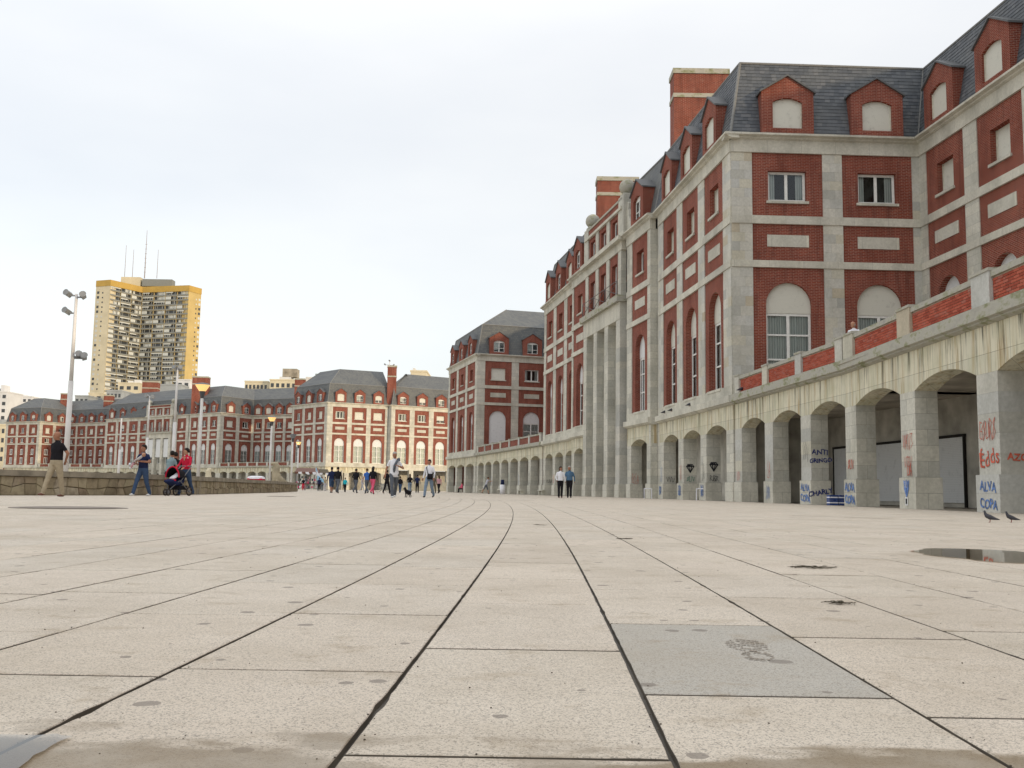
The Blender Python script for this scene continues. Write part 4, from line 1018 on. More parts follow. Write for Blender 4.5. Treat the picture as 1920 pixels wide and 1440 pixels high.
# ------------------------------------------------------------------ low wall on the left
WSTONE = NT('rubble wall stone', 0.95, 0.15)
def _ws(k):
    rnd = k.math('FRACT', k.math('ADD', k.n('NewGeometry').outputs['Random Per Island'], k.n('ObjectInfo').outputs['Random']))
    c = k.ramp(rnd, [(0, (0.20, 0.165, 0.11)), (0.3, (0.30, 0.25, 0.165)), (0.6, (0.36, 0.31, 0.21)), (0.85, (0.26, 0.20, 0.14)), (1, (0.40, 0.35, 0.26))])
    c = k.mix(k.ramp(k.noise(k.pos(), 2.2, 6, .7), [(0.45, 0), (0.65, .6)]), c, (0.12, 0.09, 0.06))
    c = k.mix(k.ramp(k.noise(k.scl(k.pos(), (3, 3, .6)), 3.2, 6, .7), [(0.58, 0), (0.7, .5)]), c, (0.22, 0.22, 0.10))
    k.bump(k.noise(k.pos(), 22, 4), .5, .02); k.col(c); return k.m
WSTONE = _ws(WSTONE)
WCOP = plain('wall coping stone', (0.255, 0.225, 0.175), 0.9, .15, .3, 2.0)
wp_ = [at_h(x, y, .72) for x, y in [(-260, 871), (0, 880), (125, 884), (250, 888), (372, 893.5), (422, 896.5), (512, 901.8), (556, 905.2)]]
LW = thing('low_stone_wall', 'low rubble stone wall with a flat coping along the left edge of the plaza', 'wall', (wp_[1][0], wp_[1][1], 0))
stones = []
for i in range(len(wp_)-1):
    sc = Sec(LW, wp_[i+1][:2] if False else wp_[i], wp_[i+1])
    # the plaza side is the outward side when walking towards the camera, so run the section the other way
    sc = Sec(LW, wp_[i], wp_[i+1])
    sc.box('coping', -.02, sc.L+.02, -.62, .10, .55, .72, WCOP)
    sc.box('wall_core', 0, sc.L, -.5, -.03, 0, .55, JOINT)
    if i in (3, 5, 6): sc.box('wall_pier', sc.L-.25, sc.L+.25, -.55, .05, 0, .56, WCOP)
    n = max(1, int(sc.L/.42)); rg = random.Random(i)
    gx = [[(c+(rg.uniform(-.28, .28) if 0 < c < n else 0))*sc.L/n for c in range(n+1)] for r_ in range(3)]; gz = [[0]*(n+1), [.27+rg.uniform(-.08, .08) for _ in range(n+1)], [.55]*(n+1)]
    for r_ in range(2):
        for c in range(n):
            q = [(gx[r_][c], gz[r_][c]), (gx[r_][c+1], gz[r_][c+1]), (gx[r_+1][c+1], gz[r_+1][c+1]), (gx[r_+1][c], gz[r_+1][c])]
            cx = sum(p[0] for p in q)/4; cz = sum(p[1] for p in q)/4
            stones.append((sc, c, q, cx, cz, rg.uniform(0, .035)))
key = lambda st: (st[0].A+st[0].d*st[3]).y
stones = [t_ for t_ in stones if key(t_) > 22]; stones.sort(key=key)
jm = {}
for idx, (sc, c, q, cx, cz, j) in enumerate(stones):
    mb = MB(); lo = [((x-cx)*.985, (z-cz)*.98) for x, z in q]; hi = [((x-cx)*.88, (z-cz)*.86) for x, z in q]
    i0 = len(mb.v); mb.v += [(x, .03, z) for x, z in lo]+[(x, -.012, z) for x, z in lo]+[(x, -.035-j, z) for x, z in hi]
    for a in (0, 4):
        for e in range(4): f_ = (e+1) % 4; mb.f.append((i0+a+e, i0+a+f_, i0+a+4+f_, i0+a+4+e)); mb.m.append(0)
    mb.f.append((i0+8, i0+9, i0+10, i0+11)); mb.m.append(0)
    if idx < 290: sc.put('wall_stone', mb.mesh(WSTONE), cx, 0, cz)
    else:
        J = jm.setdefault(id(sc), (sc, MB()))[1]; b0 = len(J.v); J.v += [(x+cx, y, z+cz) for x, y, z in mb.v]; J.f += [tuple(v+b0 for v in f) for f in mb.f]; J.m += mb.m
for sc, J in jm.values(): sc.put('wall_stonework', J.mesh(WSTONE), 0, kind='stuff')

# ------------------------------------------------------------------ tower block and the city behind
TWALL = plain('pale render', (0.55, 0.49, 0.35), .85, .2, .1, .15); TSUNLIT = plain('sunlit yellow render', (0.46, 0.35, 0.15), .85, .2, .1, .15); TOR = plain('ochre parapet paint', (0.42, 0.28, 0.075), .8, .2, .1, .2)
TSPAN = plain('balcony front', (0.20, 0.21, 0.20), .8); TGL = plain('dark glazing', (0.045, 0.05, 0.055), .15, .5); TBL = plain('pale blind', (0.50, 0.52, 0.50), .7)
TW = thing('apartment_tower', 'tall V-shaped apartment tower with ochre parapet and gridded balconies', 'tower', (-225, 600, 0))
TT = [(-255.4, 594.3), (-245.2, 590.6), (-233.3, 610.9), (-201.6, 603.6), (-197.1, 613.8)]
TW_S = [Sec(TW, TT[i], TT[i+1]) for i in range(4)]
for i, sc in enumerate(TW_S):
    if i in (0, 3): sc.box('end_wall', 0, sc.L, -8, 0, 0, 120.5, TWALL if i == 0 else TSUNLIT)  # right end wall has warm sunlight put into its yellower colour
    else: sc.box('facade_core', 0, sc.L, -8, -1.2, 0, 120.5, TSPAN)
    sc.box('parapet', -.1 if i else 0, sc.L+.1, -9, .25, 120.5, 124.2, TOR)
FH = 2.95
TSTR = plain('faded ochre strip', (0.36, 0.30, 0.17), .8)
def cell(wd, v):
    def mk():
        rg = random.Random(v*13+int(wd*10)); m = MB(); m.box(-wd/2, wd/2, 0, 1.2, 0, .15, 3); m.box(-wd/2, -wd/2+.2, -.05, 1.2, 0, FH, 3)
        m.box(-wd/2+.35, wd/2, .0, .12, .25, 1.05, 0); m.face([(-wd/2, .9, 1.0), (wd/2, .9, 1.0), (wd/2, .9, FH), (-wd/2, .9, FH)], 1)
        if v == 0 or v == 3: m.box(-wd/2+.35, wd/2*(1 if v else .3), .02, .1, 2.2, FH-.1, 2)
        elif v == 1: m.box(-wd/2+.35, 0, .02, .1, 1.1, FH-.1, 2)
        elif v == 4: m.box(-wd*.1, wd*.25, .5, .6, .9, FH, 2); m.box(wd*.3, wd/2, .2, .3, 1.0, FH, 2)
        elif v == 2: m.box(-wd*.3, -wd*.12, .7, .8, .9, FH, 2)
        for k in range(rg.randint(2, 6)):
            x = rg.uniform(-wd/2+.5, wd/2-.2); m.box(x, x+.12, .0, .08, 1.05, FH, 2)
        return m.mesh([TSPAN, TGL, TBL, TSTR])
    return cached(('cell', round(wd, 2), v), mk)
rg = random.Random(9)
for si, nc in ((1, 3), (2, 4)):
    sc = TW_S[si]; wd = sc.L/nc
    for r_ in range(25):
        for c in range(nc): sc.put('balcony', cell(wd, rg.randint(0, 5)), (c+.5)*wd, 0, 120.5-(r_+1)*FH)
for si, t0, wd in ((0, 1.2, 1.6), (0, 5.0, .9), (3, 6.5, .9), (3, 9.0, 1.7)):
    sc = TW_S[si]
    for r_ in range(24):
        v = rg.random(); mt = TBL if v < .5 else TGL
        me = cached(('tw', wd, mt.name), lambda: (lambda b_: (b_.box(0, wd, -.08, 0, 0, .9 if wd < 1 else 1.5), b_.mesh(mt))[-1])(MB()))
        sc.put('window', me, t0, 0, 118-(r_+1)*FH+.9)
Sec(TW, TT[0], TT[4]).box('rear_volume', 3, Sec(TW, TT[0], TT[4]).L-3, -22, -10.5, 0, 121, TWALL)
def tbox(x0, x1, y0, y1, Y, mat, name='plant_room', root=TW, dp=6):
    xa, zt = px_at(x0, y0, Y); xb, zb = px_at(x1, y1, Y); m = MB(); m.box(0, xb-xa, 0, dp, 0, zt-zb); return put(name, m.mesh(mat), root, (xa-root.location.x, Y-root.location.y, zb-root.location.z))
tbox(227, 262, 519, 541, 612, TWALL); tbox(267, 322, 523, 537, 612, TSPAN)
AER = plain('aerial steel', (0.30, 0.27, 0.26), .6)
for x, y0, y1 in ((237, 460, 520), (251, 468, 520), (276, 432, 522), (297, 468, 522)):
    xa, zt = px_at(x, y0, 615); _, zb = px_at(x, y1, 615); m = MB(); m.tube((0, 0, 0), (0, 0, zt-zb), .22 if x != 276 else .38, .12, 5)
    if x == 276:
        for q in range(7): m.tube((-.7, 0, 4+q*3), (.7, 0, 4+q*3), .12, .12, 4)
    put('roof_antenna', m.mesh(AER), TW, (xa-TW.location.x, 615-TW.location.y, zb))
CW = plain('white render', (0.60, 0.60, 0.60), .8, .2, .1, .2); CC = plain('cream render', (0.58, 0.52, 0.38), .8, .2, .12, .2); CG = plain('grey render', (0.30, 0.32, 0.33), .8, .2, .15, .3); CK = plain('concrete tank', (0.30, 0.27, 0.22), .9, .1, .4, .5)
CT = plain('green grey roofing', (0.20, 0.25, 0.25), .8)
def city(x0, x1, yt, Y, mat, label, rows=0, cols=0, extras=(), cat='building', dp=14):
    xa, zt = px_at(x0, yt, Y); xb, _ = px_at(x1, yt, Y); root = thing('city_building', label, cat, ((xa+xb)/2, Y, 0)); hw = (xb-xa)/2
    m = MB(); m.box(-hw, hw, 0, dp, 0, zt); put('wall', m.mesh(mat), root); m = MB(); m.box(-hw-.15, hw+.15, -.15, dp, zt, zt+.5); put('roof_edge', m.mesh(mat), root)
    for r_ in range(rows):
        for c in range(cols):
            wd = 2*hw/cols; me = cached(('cw', round(wd, 1)), lambda: (lambda b_: (b_.box(-wd*.28, wd*.28, -.06, 0, 0, 1.5), b_.mesh(TGL))[-1])(MB()))
            put('window', me, root, (-hw+(c+.5)*wd, 0, zt-2.6-r_*3.1))
    for (ex0, ex1, ey0, ey1, em, en) in extras:
        a, z1 = px_at(ex0, ey0, Y+3); b_, z0 = px_at(ex1, ey1, Y+3); mm = MB(); mm.box(0, b_-a, 0, 5, 0, z1-z0); put(en, mm.mesh(em), root, (a-root.location.x, 3, z0))
    return root
city(-30, 14, 735, 430, CW, 'white block with a stepped top at the left edge of the picture', 5, 4, ((2, 8, 722, 735, CW, 'water_tank'), (-20, 0, 728, 735, CG, 'plant_room')))
city(24, 60, 744, 520, CW, 'distant white high-rise left of the far brick building', 4, 4, ((30, 46, 740, 744, CW, 'plant_room'),))
city(8, 24, 757, 470, CG, 'grey and white flats half hidden between the two white blocks', 4, 3, ((10, 20, 748, 757, CG, 'water_tank'),))
city(-40, 11, 797, 330, CC, 'low cream building with a dark roof beside the far brick building', 4, 6, ((-40, 10, 786, 797, CG, 'roof_storey'),))
city(141, 166, 743, 420, CG, 'small grey rooftop block left of the apartment tower', 1, 3)
city(166, 192, 738, 440, CC, 'narrow cream rooftop block at the foot of the apartment tower', 1, 2)
city(222, 262, 719, 420, CC, 'cream block with a square white panel in front of the tower', 1, 3, ((240, 250, 714, 719, CW, 'stair_head'), (252, 262, 712, 719, CW, 'stair_head')))
city(200, 228, 733, 400, CG, 'low grey rooftop block with louvres in front of the tower', 1, 4)
city(298, 340, 722, 420, CG, 'dark rounded rooftop between the two tall brick chimneys', 0, 0)
city(332, 356, 713, 430, CW, 'pale rooftop block beside the chimney right of the tower', 1, 2)
city(459, 502, 716, 380, CC, 'cream block with an open roof terrace over the far roofs', 1, 6)
city(506, 556, 713, 370, CC, 'cream block carrying a weathered water tank on its roof', 1, 5, ((530, 556, 691, 707, CK, 'water_tank'), (524, 545, 706, 713, CW, 'plant_room')))
city(574, 592, 709, 380, CW, 'small white roof top right of the brick chimney', 0, 0)
city(592, 640, 703, 390, CT, 'long green grey rooftop over the far roofs', 0, 0)
city(770, 800, 697, 300, CC, 'cream rooftop with a little chimney above the right far roof', 0, 0, ((774, 778, 690, 697, CW, 'chimney'),))

# ------------------------------------------------------------------ lamps and masts
POLE = plain('off white pole paint', (0.62, 0.60, 0.58), .5, .35, .1, 1.0); LAMPD = plain('dark lamp metal', (0.07, 0.07, 0.075), .5); FLOOD = plain('grey floodlight housing', (0.20, 0.21, 0.22), .5)
AMB = NT('lit amber bowl', .4).m; AMB.node_tree.nodes['Principled BSDF'].inputs['Base Color'].default_value = (.8, .5, .2, 1)
AMB.node_tree.nodes['Principled BSDF'].inputs['Emission Color'].default_value = (1.0, .62, .22, 1); AMB.node_tree.nodes['Principled BSDF'].inputs['Emission Strength'].default_value = .9
BULB = NT('lit bulb', .4).m; BULB.node_tree.nodes['Principled BSDF'].inputs['Emission Color'].default_value = (1.0, .9, .6, 1); BULB.node_tree.nodes['Principled BSDF'].inputs['Emission Strength'].default_value = 6
def base_xy(px, Y): r = ray(px, 905); return (r[0]/r[1]*Y, Y, 0)
def cup_lamp(px, Y, hgt, label, lit=True, rad=.48):
    root = thing('street_lamp', label, 'street lamp', base_xy(px, Y), 0, 'street lamps beyond the low wall')
    m = MB(); m.tube((0, 0, 0), (0, 0, hgt-.95), .12, .10, 10); put('pole', m.mesh(POLE, True), root)
    m = MB(); m.tube((0, 0, hgt-1.0), (0, 0, hgt-.45), .09, .22, 12); put('lamp_base', m.mesh(LAMPD), root)
    m = MB(); m.rings([((0, 0, hgt-.45), (.22, 0, 0), (0, .22, 0)), ((0, 0, hgt-.2), (rad*.75, 0, 0), (0, rad*.75, 0)), ((0, 0, hgt), (rad, 0, 0), (0, rad, 0))], 14); bo = put('bowl', m.mesh(AMB if lit else FLOOD), root)
    m = MB(); m.rings([((0, 0, hgt), (rad, 0, 0), (0, rad, 0)), ((0, 0, hgt+.1), (rad*.9, 0, 0), (0, rad*.9, 0)), ((0, 0, hgt+.16), (.1, 0, 0), (0, .1, 0))], 14); put('lamp_cover', m.mesh(LAMPD if not lit else FLOOD), root)
    if lit: m = MB(); m.ball((0, -rad*.55, hgt-.16), .12, .1, .1); put('bulb', m.mesh(BULB), bo)
cup_lamp(371, 70, 7.5, 'tallest lit amber bowl lamp, in front of the brick chimney', rad=.52)
cup_lamp(505, 112, 8.2, 'lit amber bowl lamp standing between the two stone sea lions')
cup_lamp(557, 150, 7.2, 'smallest lit amber bowl lamp at the end of the low wall', rad=.42)
cup_lamp(546, 138, 7.6, 'unlit grey mushroom lamp beside the smallest lit lamp', lit=False)
def mast(px, Y, hgt, r0, heads, label):
    root = thing('floodlight_mast', label, 'light mast', base_xy(px, Y)); m = MB(); m.tube((0, 0, 0), (0, 0, hgt*.55), r0, r0*.85, 12); m.tube((0, 0, hgt*.55), (0, 0, hgt), r0*.7, r0*.5, 12); put('pole', m.mesh(POLE, True), root)
    for (dx, z, tilt) in heads:
        m = MB(); m.box(-.13, .13, -.18, .2, -.15, .15); m.rings([((0, -.18, 0), (.19, 0, 0), (0, 0, .17)), ((0, -.27, 0), (.22, 0, 0), (0, 0, .2))], 10)
        o = put('floodlight', m.mesh(FLOOD), root, (dx, 0, z)); o.rotation_euler = (R(-20), R(tilt), R(30 if dx > 0 else -30))
        b_ = MB(); b_.tube((0, 0, z-.1), (dx, 0, z-.1), .05, .05, 6); put('bracket', b_.mesh(FLOOD), root)
mast(121, 60, 12.0, .175, [(-.5, 12.0, 40), (.4, 11.9, -40), (-.5, 10.9, 30), (.35, 8.2, -10), (.7, 8.1, -20)], 'tall thick white mast with five floodlights behind the man in black')
mast(322, 92, 11.3, .17, [(-.22, 11.3, 20), (.22, 11.3, -20)], 'slim tall pale mast in front of the apartment tower and far portico')
mast(272, 104, 9.7, .14, [(-.3, 9.7, 60), (.3, 9.6, -60)], 'pale mast behind the man holding the baby')
mast(221, 110, 7.7, .15, [], 'bare short pale pole without lamps behind the wall')
mast(724, 262, 34.4, .2, [(-1.2, 33.4, 0), (0, 34.4, 0), (1.1, 33.3, 0)], 'thin mast with three floodlights rising over the far roof next to the chimney')

# ------------------------------------------------------------------ people
def cloth(name, c, var=.15): return plain('cloth '+name, c, .9, .1, var, 9)
SKIN = plain('skin', (0.42, 0.22, 0.14), .6, .3, .08); SKIN2 = plain('tanned skin', (0.32, 0.15, 0.09), .6, .3, .08)
HAIRD = plain('dark hair', (0.018, 0.014, 0.012), .7, .2); HAIRB = plain('brown hair', (0.07, 0.035, 0.018), .7, .2); HAIRG = plain('grey hair', (0.38, 0.36, 0.33), .8, .2)
NAVY = cloth('navy', (0.018, 0.025, 0.07)); BLK = cloth('black', (0.016, 0.015, 0.018)); KHAKI = cloth('khaki', (0.36, 0.30, 0.21)); JEANS = cloth('jeans', (0.045, 0.075, 0.14)); LJEANS = cloth('light jeans', (0.19, 0.25, 0.33))
REDC = cloth('red', (0.52, 0.02, 0.05)); WHITEC = cloth('white', (0.74, 0.74, 0.78), .05); GREYC = cloth('grey', (0.10, 0.11, 0.13)); TURQ = cloth('turquoise', (0.03, 0.42, 0.50)); PINKC = cloth('pink', (0.62, 0.10, 0.18)); BLUEC = cloth('blue', (0.05, 0.14, 0.45))
DENIM = cloth('denim', (0.08, 0.15, 0.24)); OLIVE = cloth('olive', (0.13, 0.11, 0.08)); LPINK = cloth('pale pink', (0.58, 0.32, 0.36)); LGREY = cloth('pale grey', (0.42, 0.42, 0.46)); SHOE = plain('dark shoe', (0.03, 0.022, 0.02), .5); WSHOE = plain('white shoe', (0.65, 0.65, 0.65), .5); BRSHOE = plain('brown shoe', (0.14, 0.06, 0.04), .5); TEALG = cloth('grey green', (0.20, 0.27, 0.29))
def V(*a): return Vector(a)
def person(label, px, Y, h=1.7, face=0.0, legs=((0, 0), (0, 0)), arms=None, top=BLK, bottom=JEANS, shoes=SHOE, sleeve='long', hair='short', haircol=HAIRD, skin=SKIN, lean=0.0, head=(0, 0), sit=False, z=0.0, group=None, shorts=False, girth=1.0, name='person', detail=False, X=None, collar=None):
    """face: heading in radians, 0 = towards the camera. legs: (swing forward, knee bend) for right, left. arms: elbow and wrist points in body space for (viewer-left, viewer-right)."""
    k = h/1.75; mb = MB(); bones = []
    hipz = .93
    def capsule(p, q, r0, r1, mat, n=10):
        mb.tube(p, q, r0, r1, n); mb.ball(p, r0, r0, r0, n=8, k=5); mb.ball(q, r1, r1, r1, n=8, k=5); bones.append((p.copy(), q.copy(), (r0+r1)/2, mat))
    L = lambda zz: V(0, -math.tan(lean)*(zz-hipz), 0) if zz > hipz else V(0, 0, 0)
    low = 99; feet = []
    leg_nodes = []
    for sx, (sw, kb) in zip((-1, 1), legs):
        hip = V(sx*.085, 0, hipz-.03)
        if sit: kn = hip+V(sx*.03, -.42, .02); an = kn+V(0, -.02, -.42)
        else:
            a = sw; kn = hip+V(sx*.004-.012*math.sin(a*5), -math.sin(a)*.43, -math.cos(a)*.43); a2 = sw-kb; an = kn+V(0, -math.sin(a2)*.41, -math.cos(a2)*.41)
        toe_up = (0 if kb < .3 else -.5)
        leg_nodes.append((hip, kn, an, toe_up)); low = min(low, an.z-(.08 if toe_up == 0 else .05))
    dz = -low if not sit else 0
    up = V(0, 0, dz if not sit else 0)
    for hip, kn, an, tu in leg_nodes:
        hip, kn, an = hip+up, kn+up, an+up
        bm_ = bottom; capsule(hip, kn, .096*girth, .073, bm_); capsule(kn, an+V(0, 0, .02), .070 if not shorts else .058, .060 if not shorts else .04, skin if shorts else bm_)
        t_ = an+V(0, -.16, -.045 if tu == 0 else -.10); hl = an+V(0, .05, -.04)
        mb.rings([(hl, (.034, 0, 0), (0, 0, .03)), (an+V(0, 0, -.035), (.042, 0, 0), (0, 0, .045)), (an+V(0, -.09, -.045 if tu == 0 else -.07), (.046, 0, 0), (0, 0, .033)), (t_, (.028, 0, 0), (0, 0, .022))], 8)
        bones.append((hl, t_, .03, shoes))
    g_ = girth
    prof = [(.84, .150*g_, .10*g_), (.93, .165*g_, .115*g_), (1.02, .160*g_, .115*g_), (1.12, .150*g_, .108*g_), (1.26, .165*g_, .112*g_), (1.37, .165, .105), (1.44, .135, .08), (1.475, .07, .06)]
    mb.rings([(L(z_)+V(0, 0, z_)+up, (rx, 0, 0), (0, ry, 0)) for z_, rx, ry in prof], 14)
    bones.append((V(0, 0, .86)+up, V(0, 0, .93)+up, .15, bottom)); bones.append((V(0, 0, 1.01)+up, V(0, 0, 1.38)+L(1.38)+up, .15, top))
    nb_, hd = V(0, 0, 1.46)+L(1.46)+up, V(head[0]*.03, -.02-abs(head[1])*.03, 1.625)+L(1.6)+up
    capsule(nb_-V(0, 0, .03), nb_+V(0, -.005, .08), .055, .05, skin)
    yaw = head[0]
    hx = V(math.cos(yaw), math.sin(yaw), 0); hy = V(math.sin(yaw), -math.cos(yaw), 0)   # hy = facing direction of the head
    rs = []
    for q, rx, ry, sh in ((-.115, .03, .035, .02), (-.095, .052, .06, .018), (-.05, .066, .078, .008), (0, .074, .092, 0), (.05, .076, .095, -.004), (.09, .06, .075, -.008), (.118, .03, .04, -.01)):
        rs.append((hd+V(0, 0, q)+hy*sh, hx*rx, hy*ry))
    mb.rings(rs, 12); bones.append((hd+V(0, 0, -.05), hd+V(0, 0, .06), .08, skin))
    mb.rings([(hd+hy*.085+V(0, 0, .02), hx*.008, V(0, 0, .008)), (hd+hy*.112+V(0, 0, -.02), hx*.014, V(0, 0, .012))], 6)
    for sx in (-1, 1): mb.ball(hd+hx*sx*.077+V(0, 0, -.005), .012, .018, .028, n=6, k=5)
    arms = arms or ((V(-.25, .02, 1.14), V(-.27, -.06, .90)), (V(.25, .02, 1.14), V(.27, -.06, .90)))
    hands = []
    for sx, (el, wr) in zip((-1, 1), arms):
        sh = V(sx*.17, 0, 1.39)+L(1.4)+up; el = Vector(el)+up+L(1.14)*.8; wr = Vector(wr)+up+L(1.14)*.8; md = sh.lerp(el, .6)
        capsule(sh, md, .056, .05, top); capsule(md, el, .048, .042, top if sleeve == 'long' else skin); capsule(el, wr, .040, .030, top if sleeve == 'long' else skin)
        dr = (wr-el).normalized(); pc = wr+dr*.05; a = dr.orthogonal().normalized(); a = V(dr.y, -dr.x, .3).normalized(); b_ = dr.cross(a).normalized(); a = b_.cross(dr)
        mb.rings([(wr, a*.026, b_*.02), (pc, a*.040, b_*.017), (wr+dr*.095, a*.038, b_*.015)], 8); bones.append((wr+dr*.01, wr+dr*.1, .03, skin)); hands.append((wr, dr, a, b_))
    me = mb.mesh([skin]); ob = bpy.data.objects.new('tmp', me); COL.objects.link(ob)
    md_ = ob.modifiers.new('r', 'REMESH'); md_.mode = 'VOXEL'; md_.voxel_size = .0145 if detail else .019
    sm = ob.modifiers.new('s', 'SMOOTH'); sm.factor = .5; sm.iterations = 2
    dg = bpy.context.evaluated_depsgraph_get(); dg.update(); bme = bpy.data.meshes.new_from_object(ob.evaluated_get(dg)); bpy.data.objects.remove(ob)
    mats = []
    for b_ in bones:
        if b_[3] not in mats: mats.append(b_[3])
    bme.materials.clear()
    for m_ in mats: bme.materials.append(m_)
    for pl in bme.polygons:
        c = pl.center; best = 1e9; bi = 0
        for p, q, r_, m_ in bones:
            d = q-p; t_ = max(0, min(1, (c-p).dot(d)/max(1e-6, d.length_squared))); dd = (c-(p+d*t_)).length-r_
            if dd < best: best = dd; bi = m_
        pl.material_index = mats.index(bi); pl.use_smooth = True
    if detail:          # five fingers on each hand, joined to the body mesh
        fm = MB()
        for wr, dr, a, b_ in hands:
            for j in range(4):
                s0 = wr+dr*.085+a*(-.027+.018*j); ln = (.030, .036, .033, .026)[j]; kn = s0+dr*ln+b_*.006; tp = kn+(dr+b_*.9).normalized()*ln*.9
                fm.tube(s0, kn, .0085, .008, 6); fm.tube(kn, tp, .008, .0065, 6)
            t0 = wr+dr*.035+a*.030; t1 = t0+(a*.8+dr).normalized()*.032; fm.tube(t0, t1, .0105, .009, 6); fm.tube(t1, t1+(dr+b_*.5).normalized()*.026, .009, .007, 6)
        vs = [v.co[:] for v in bme.vertices]+fm.v; nv = len(bme.vertices); fs = [tuple(p.vertices) for p in bme.polygons]+[tuple(i+nv for i in f) for f in fm.f]
        mi = [p.material_index for p in bme.polygons]+[mats.index(skin)]*len(fm.f)
        nm = bpy.data.meshes.new('mesh'); nm.from_pydata(vs, [], fs)
        for m_ in mats: nm.materials.append(m_)
        nm.polygons.foreach_set('material_index', mi); nm.polygons.foreach_set('use_smooth', [True]*len(fs)); nm.update(); bme = nm
    r = ray(px, 925); x = r[0]/r[1]*Y if X is None else X
    root = put(name, bme, None, (x, Y, z), face, label=label, category='person'); root.scale = (k, k, k)
    if group: root['group'] = group
    # hair and face as children
    def child(nm_, m_, mat): return put(nm_, m_.mesh(mat, True), root)
    if hair in ('short', 'long', 'bun'):
        m_ = MB(); hc = hd-hy*.012+V(0, 0, .02)
        rs = [(hc+V(0, 0, q)-hy*bk, hx*rx, hy*ry) for q, rx, ry, bk in ((-.05, .070, .055, .040), (0, .083, .078, .022), (.045, .086, .098, .006), (.085, .072, .085, .004), (.118, .04, .05, .004))]
        m_.rings(rs, 12)
        if hair == 'long': m_.rings([(hc-hy*.05+V(0, 0, .02), hx*.082, hy*.06), (hc-hy*.06+V(0, 0, -.12), hx*.085, hy*.045), (hc-hy*.06+V(0, 0, -.26), hx*.06, hy*.03)], 10)
        if hair == 'bun': m_.ball(hc-hy*.09+V(0, 0, -.02), .045, .045, .045)
        child('hair', m_, haircol)
    if hair == 'balding':
        m_ = MB(); m_.rings([(hd-hy*.02+V(0, 0, q), hx*rx, hy*ry) for q, rx, ry in ((-.05, .076, .07), (0, .081, .080), (.03, .079, .078))], 12); child('hair', m_, haircol)
    if detail:
        m_ = MB()
        for sx in (-1, 1): m_.ball(hd+hy*.083+hx*sx*.03+V(0, 0, .018), .011, .008, .008, n=6, k=5)
        child('eyes', m_, HAIRD); m_ = MB(); m_.box(-.022, .022, -.004, .004, -.004, .004); mo = child('mouth', m_, BRSHOE); mo.location = hd+hy*.088+V(0, 0, -.052); mo.rotation_euler = (0, 0, yaw)
    root['top'] = up.z; del root['top']
    return root, up
A_ = lambda a, b_, c, d: ((V(*a), V(*b_)), (V(*c), V(*d)))
back = A_((-.30, .10, 1.16), (-.12, .17, .98), (.30, .10, 1.16), (.14, .18, .97))
man1, u = person('bald man in a black t-shirt and khaki trousers standing by the low wall', 102, 26.5, 1.74, -.45, ((.36, .06), (-.20, .02)), back, BLK, KHAKI, BRSHOE, 'short', 'none', skin=SKIN2, head=(-.5, 0), girth=1.18, detail=True)
carry = A_((-.30, -.05, 1.16), (-.06, -.25, 1.10), (.31, -.05, 1.17), (.08, -.27, 1.19))
man2, u = person('man in a dark polo shirt and jeans carrying a baby by the wall', 266, 31.6, 1.65, -.35, ((.42, .08), (-.20, .25)), carry, NAVY, JEANS, WSHOE, 'short', 'short', skin=SKIN2, girth=1.12, head=(-.2, 0), detail=True)
bb = MB(); bb.rings([(V(-.30, -.30, 1.12)-V(0, 0, .10), (.03, 0, 0), (0, 0, .05)), (V(-.18, -.28, 1.06), (.05, 0, .03), (0, .07, .0)), (V(-.02, -.30, 1.16), (.05, 0, .05), (0, .09, 0)), (V(.12, -.29, 1.25), (.05, 0, .06), (0, .08, 0)), (V(.17, -.28, 1.29), (.02, 0, .03), (0, .04, 0))], 10)
bb.ball((.22, -.27, 1.33), .062, .065, .07, 1); bb.tube((-.1, -.32, 1.08), (-.2, -.33, .92), .035, .028, 8, 2); bb.ball((-.21, -.34, .90), .03, .05, .025, 0)
mx, my = man2.location.x, man2.location.y
bo = put('person', bb.mesh([WHITEC, SKIN, LPINK], True), None, (mx, my, u.z), -.35, label='baby in white held in the arms of the man in the dark polo shirt', category='person')
push = A_((-.24, -.10, 1.14), (-.17, -.34, 1.02), (.24, -.10, 1.14), (.17, -.34, 1.02))
wom, u = person('woman in a red v-neck top and jeans pushing a stroller past the low wall', 347, 34.6, 1.66, -.35, ((.30, .08), (-.28, .2)), push, REDC, JEANS, SHOE, 'long', 'bun', HAIRD, girth=1.15, head=(-.7, 0), detail=True)
nk = MB(); nk.face([(-.06, -.118, 1.43), (0, -.135, 1.27), (.06, -.118, 1.43)]); nk.face([(-.13, -.085, 1.44), (-.17, -.10, 1.36), (-.10, -.118, 1.38)], 1); nk.face([(.13, -.085, 1.44), (.17, -.10, 1.36), (.10, -.118, 1.38)], 1)
put('neckline', nk.mesh([SKIN, LPINK]), wom, (0, -.01, u.z))
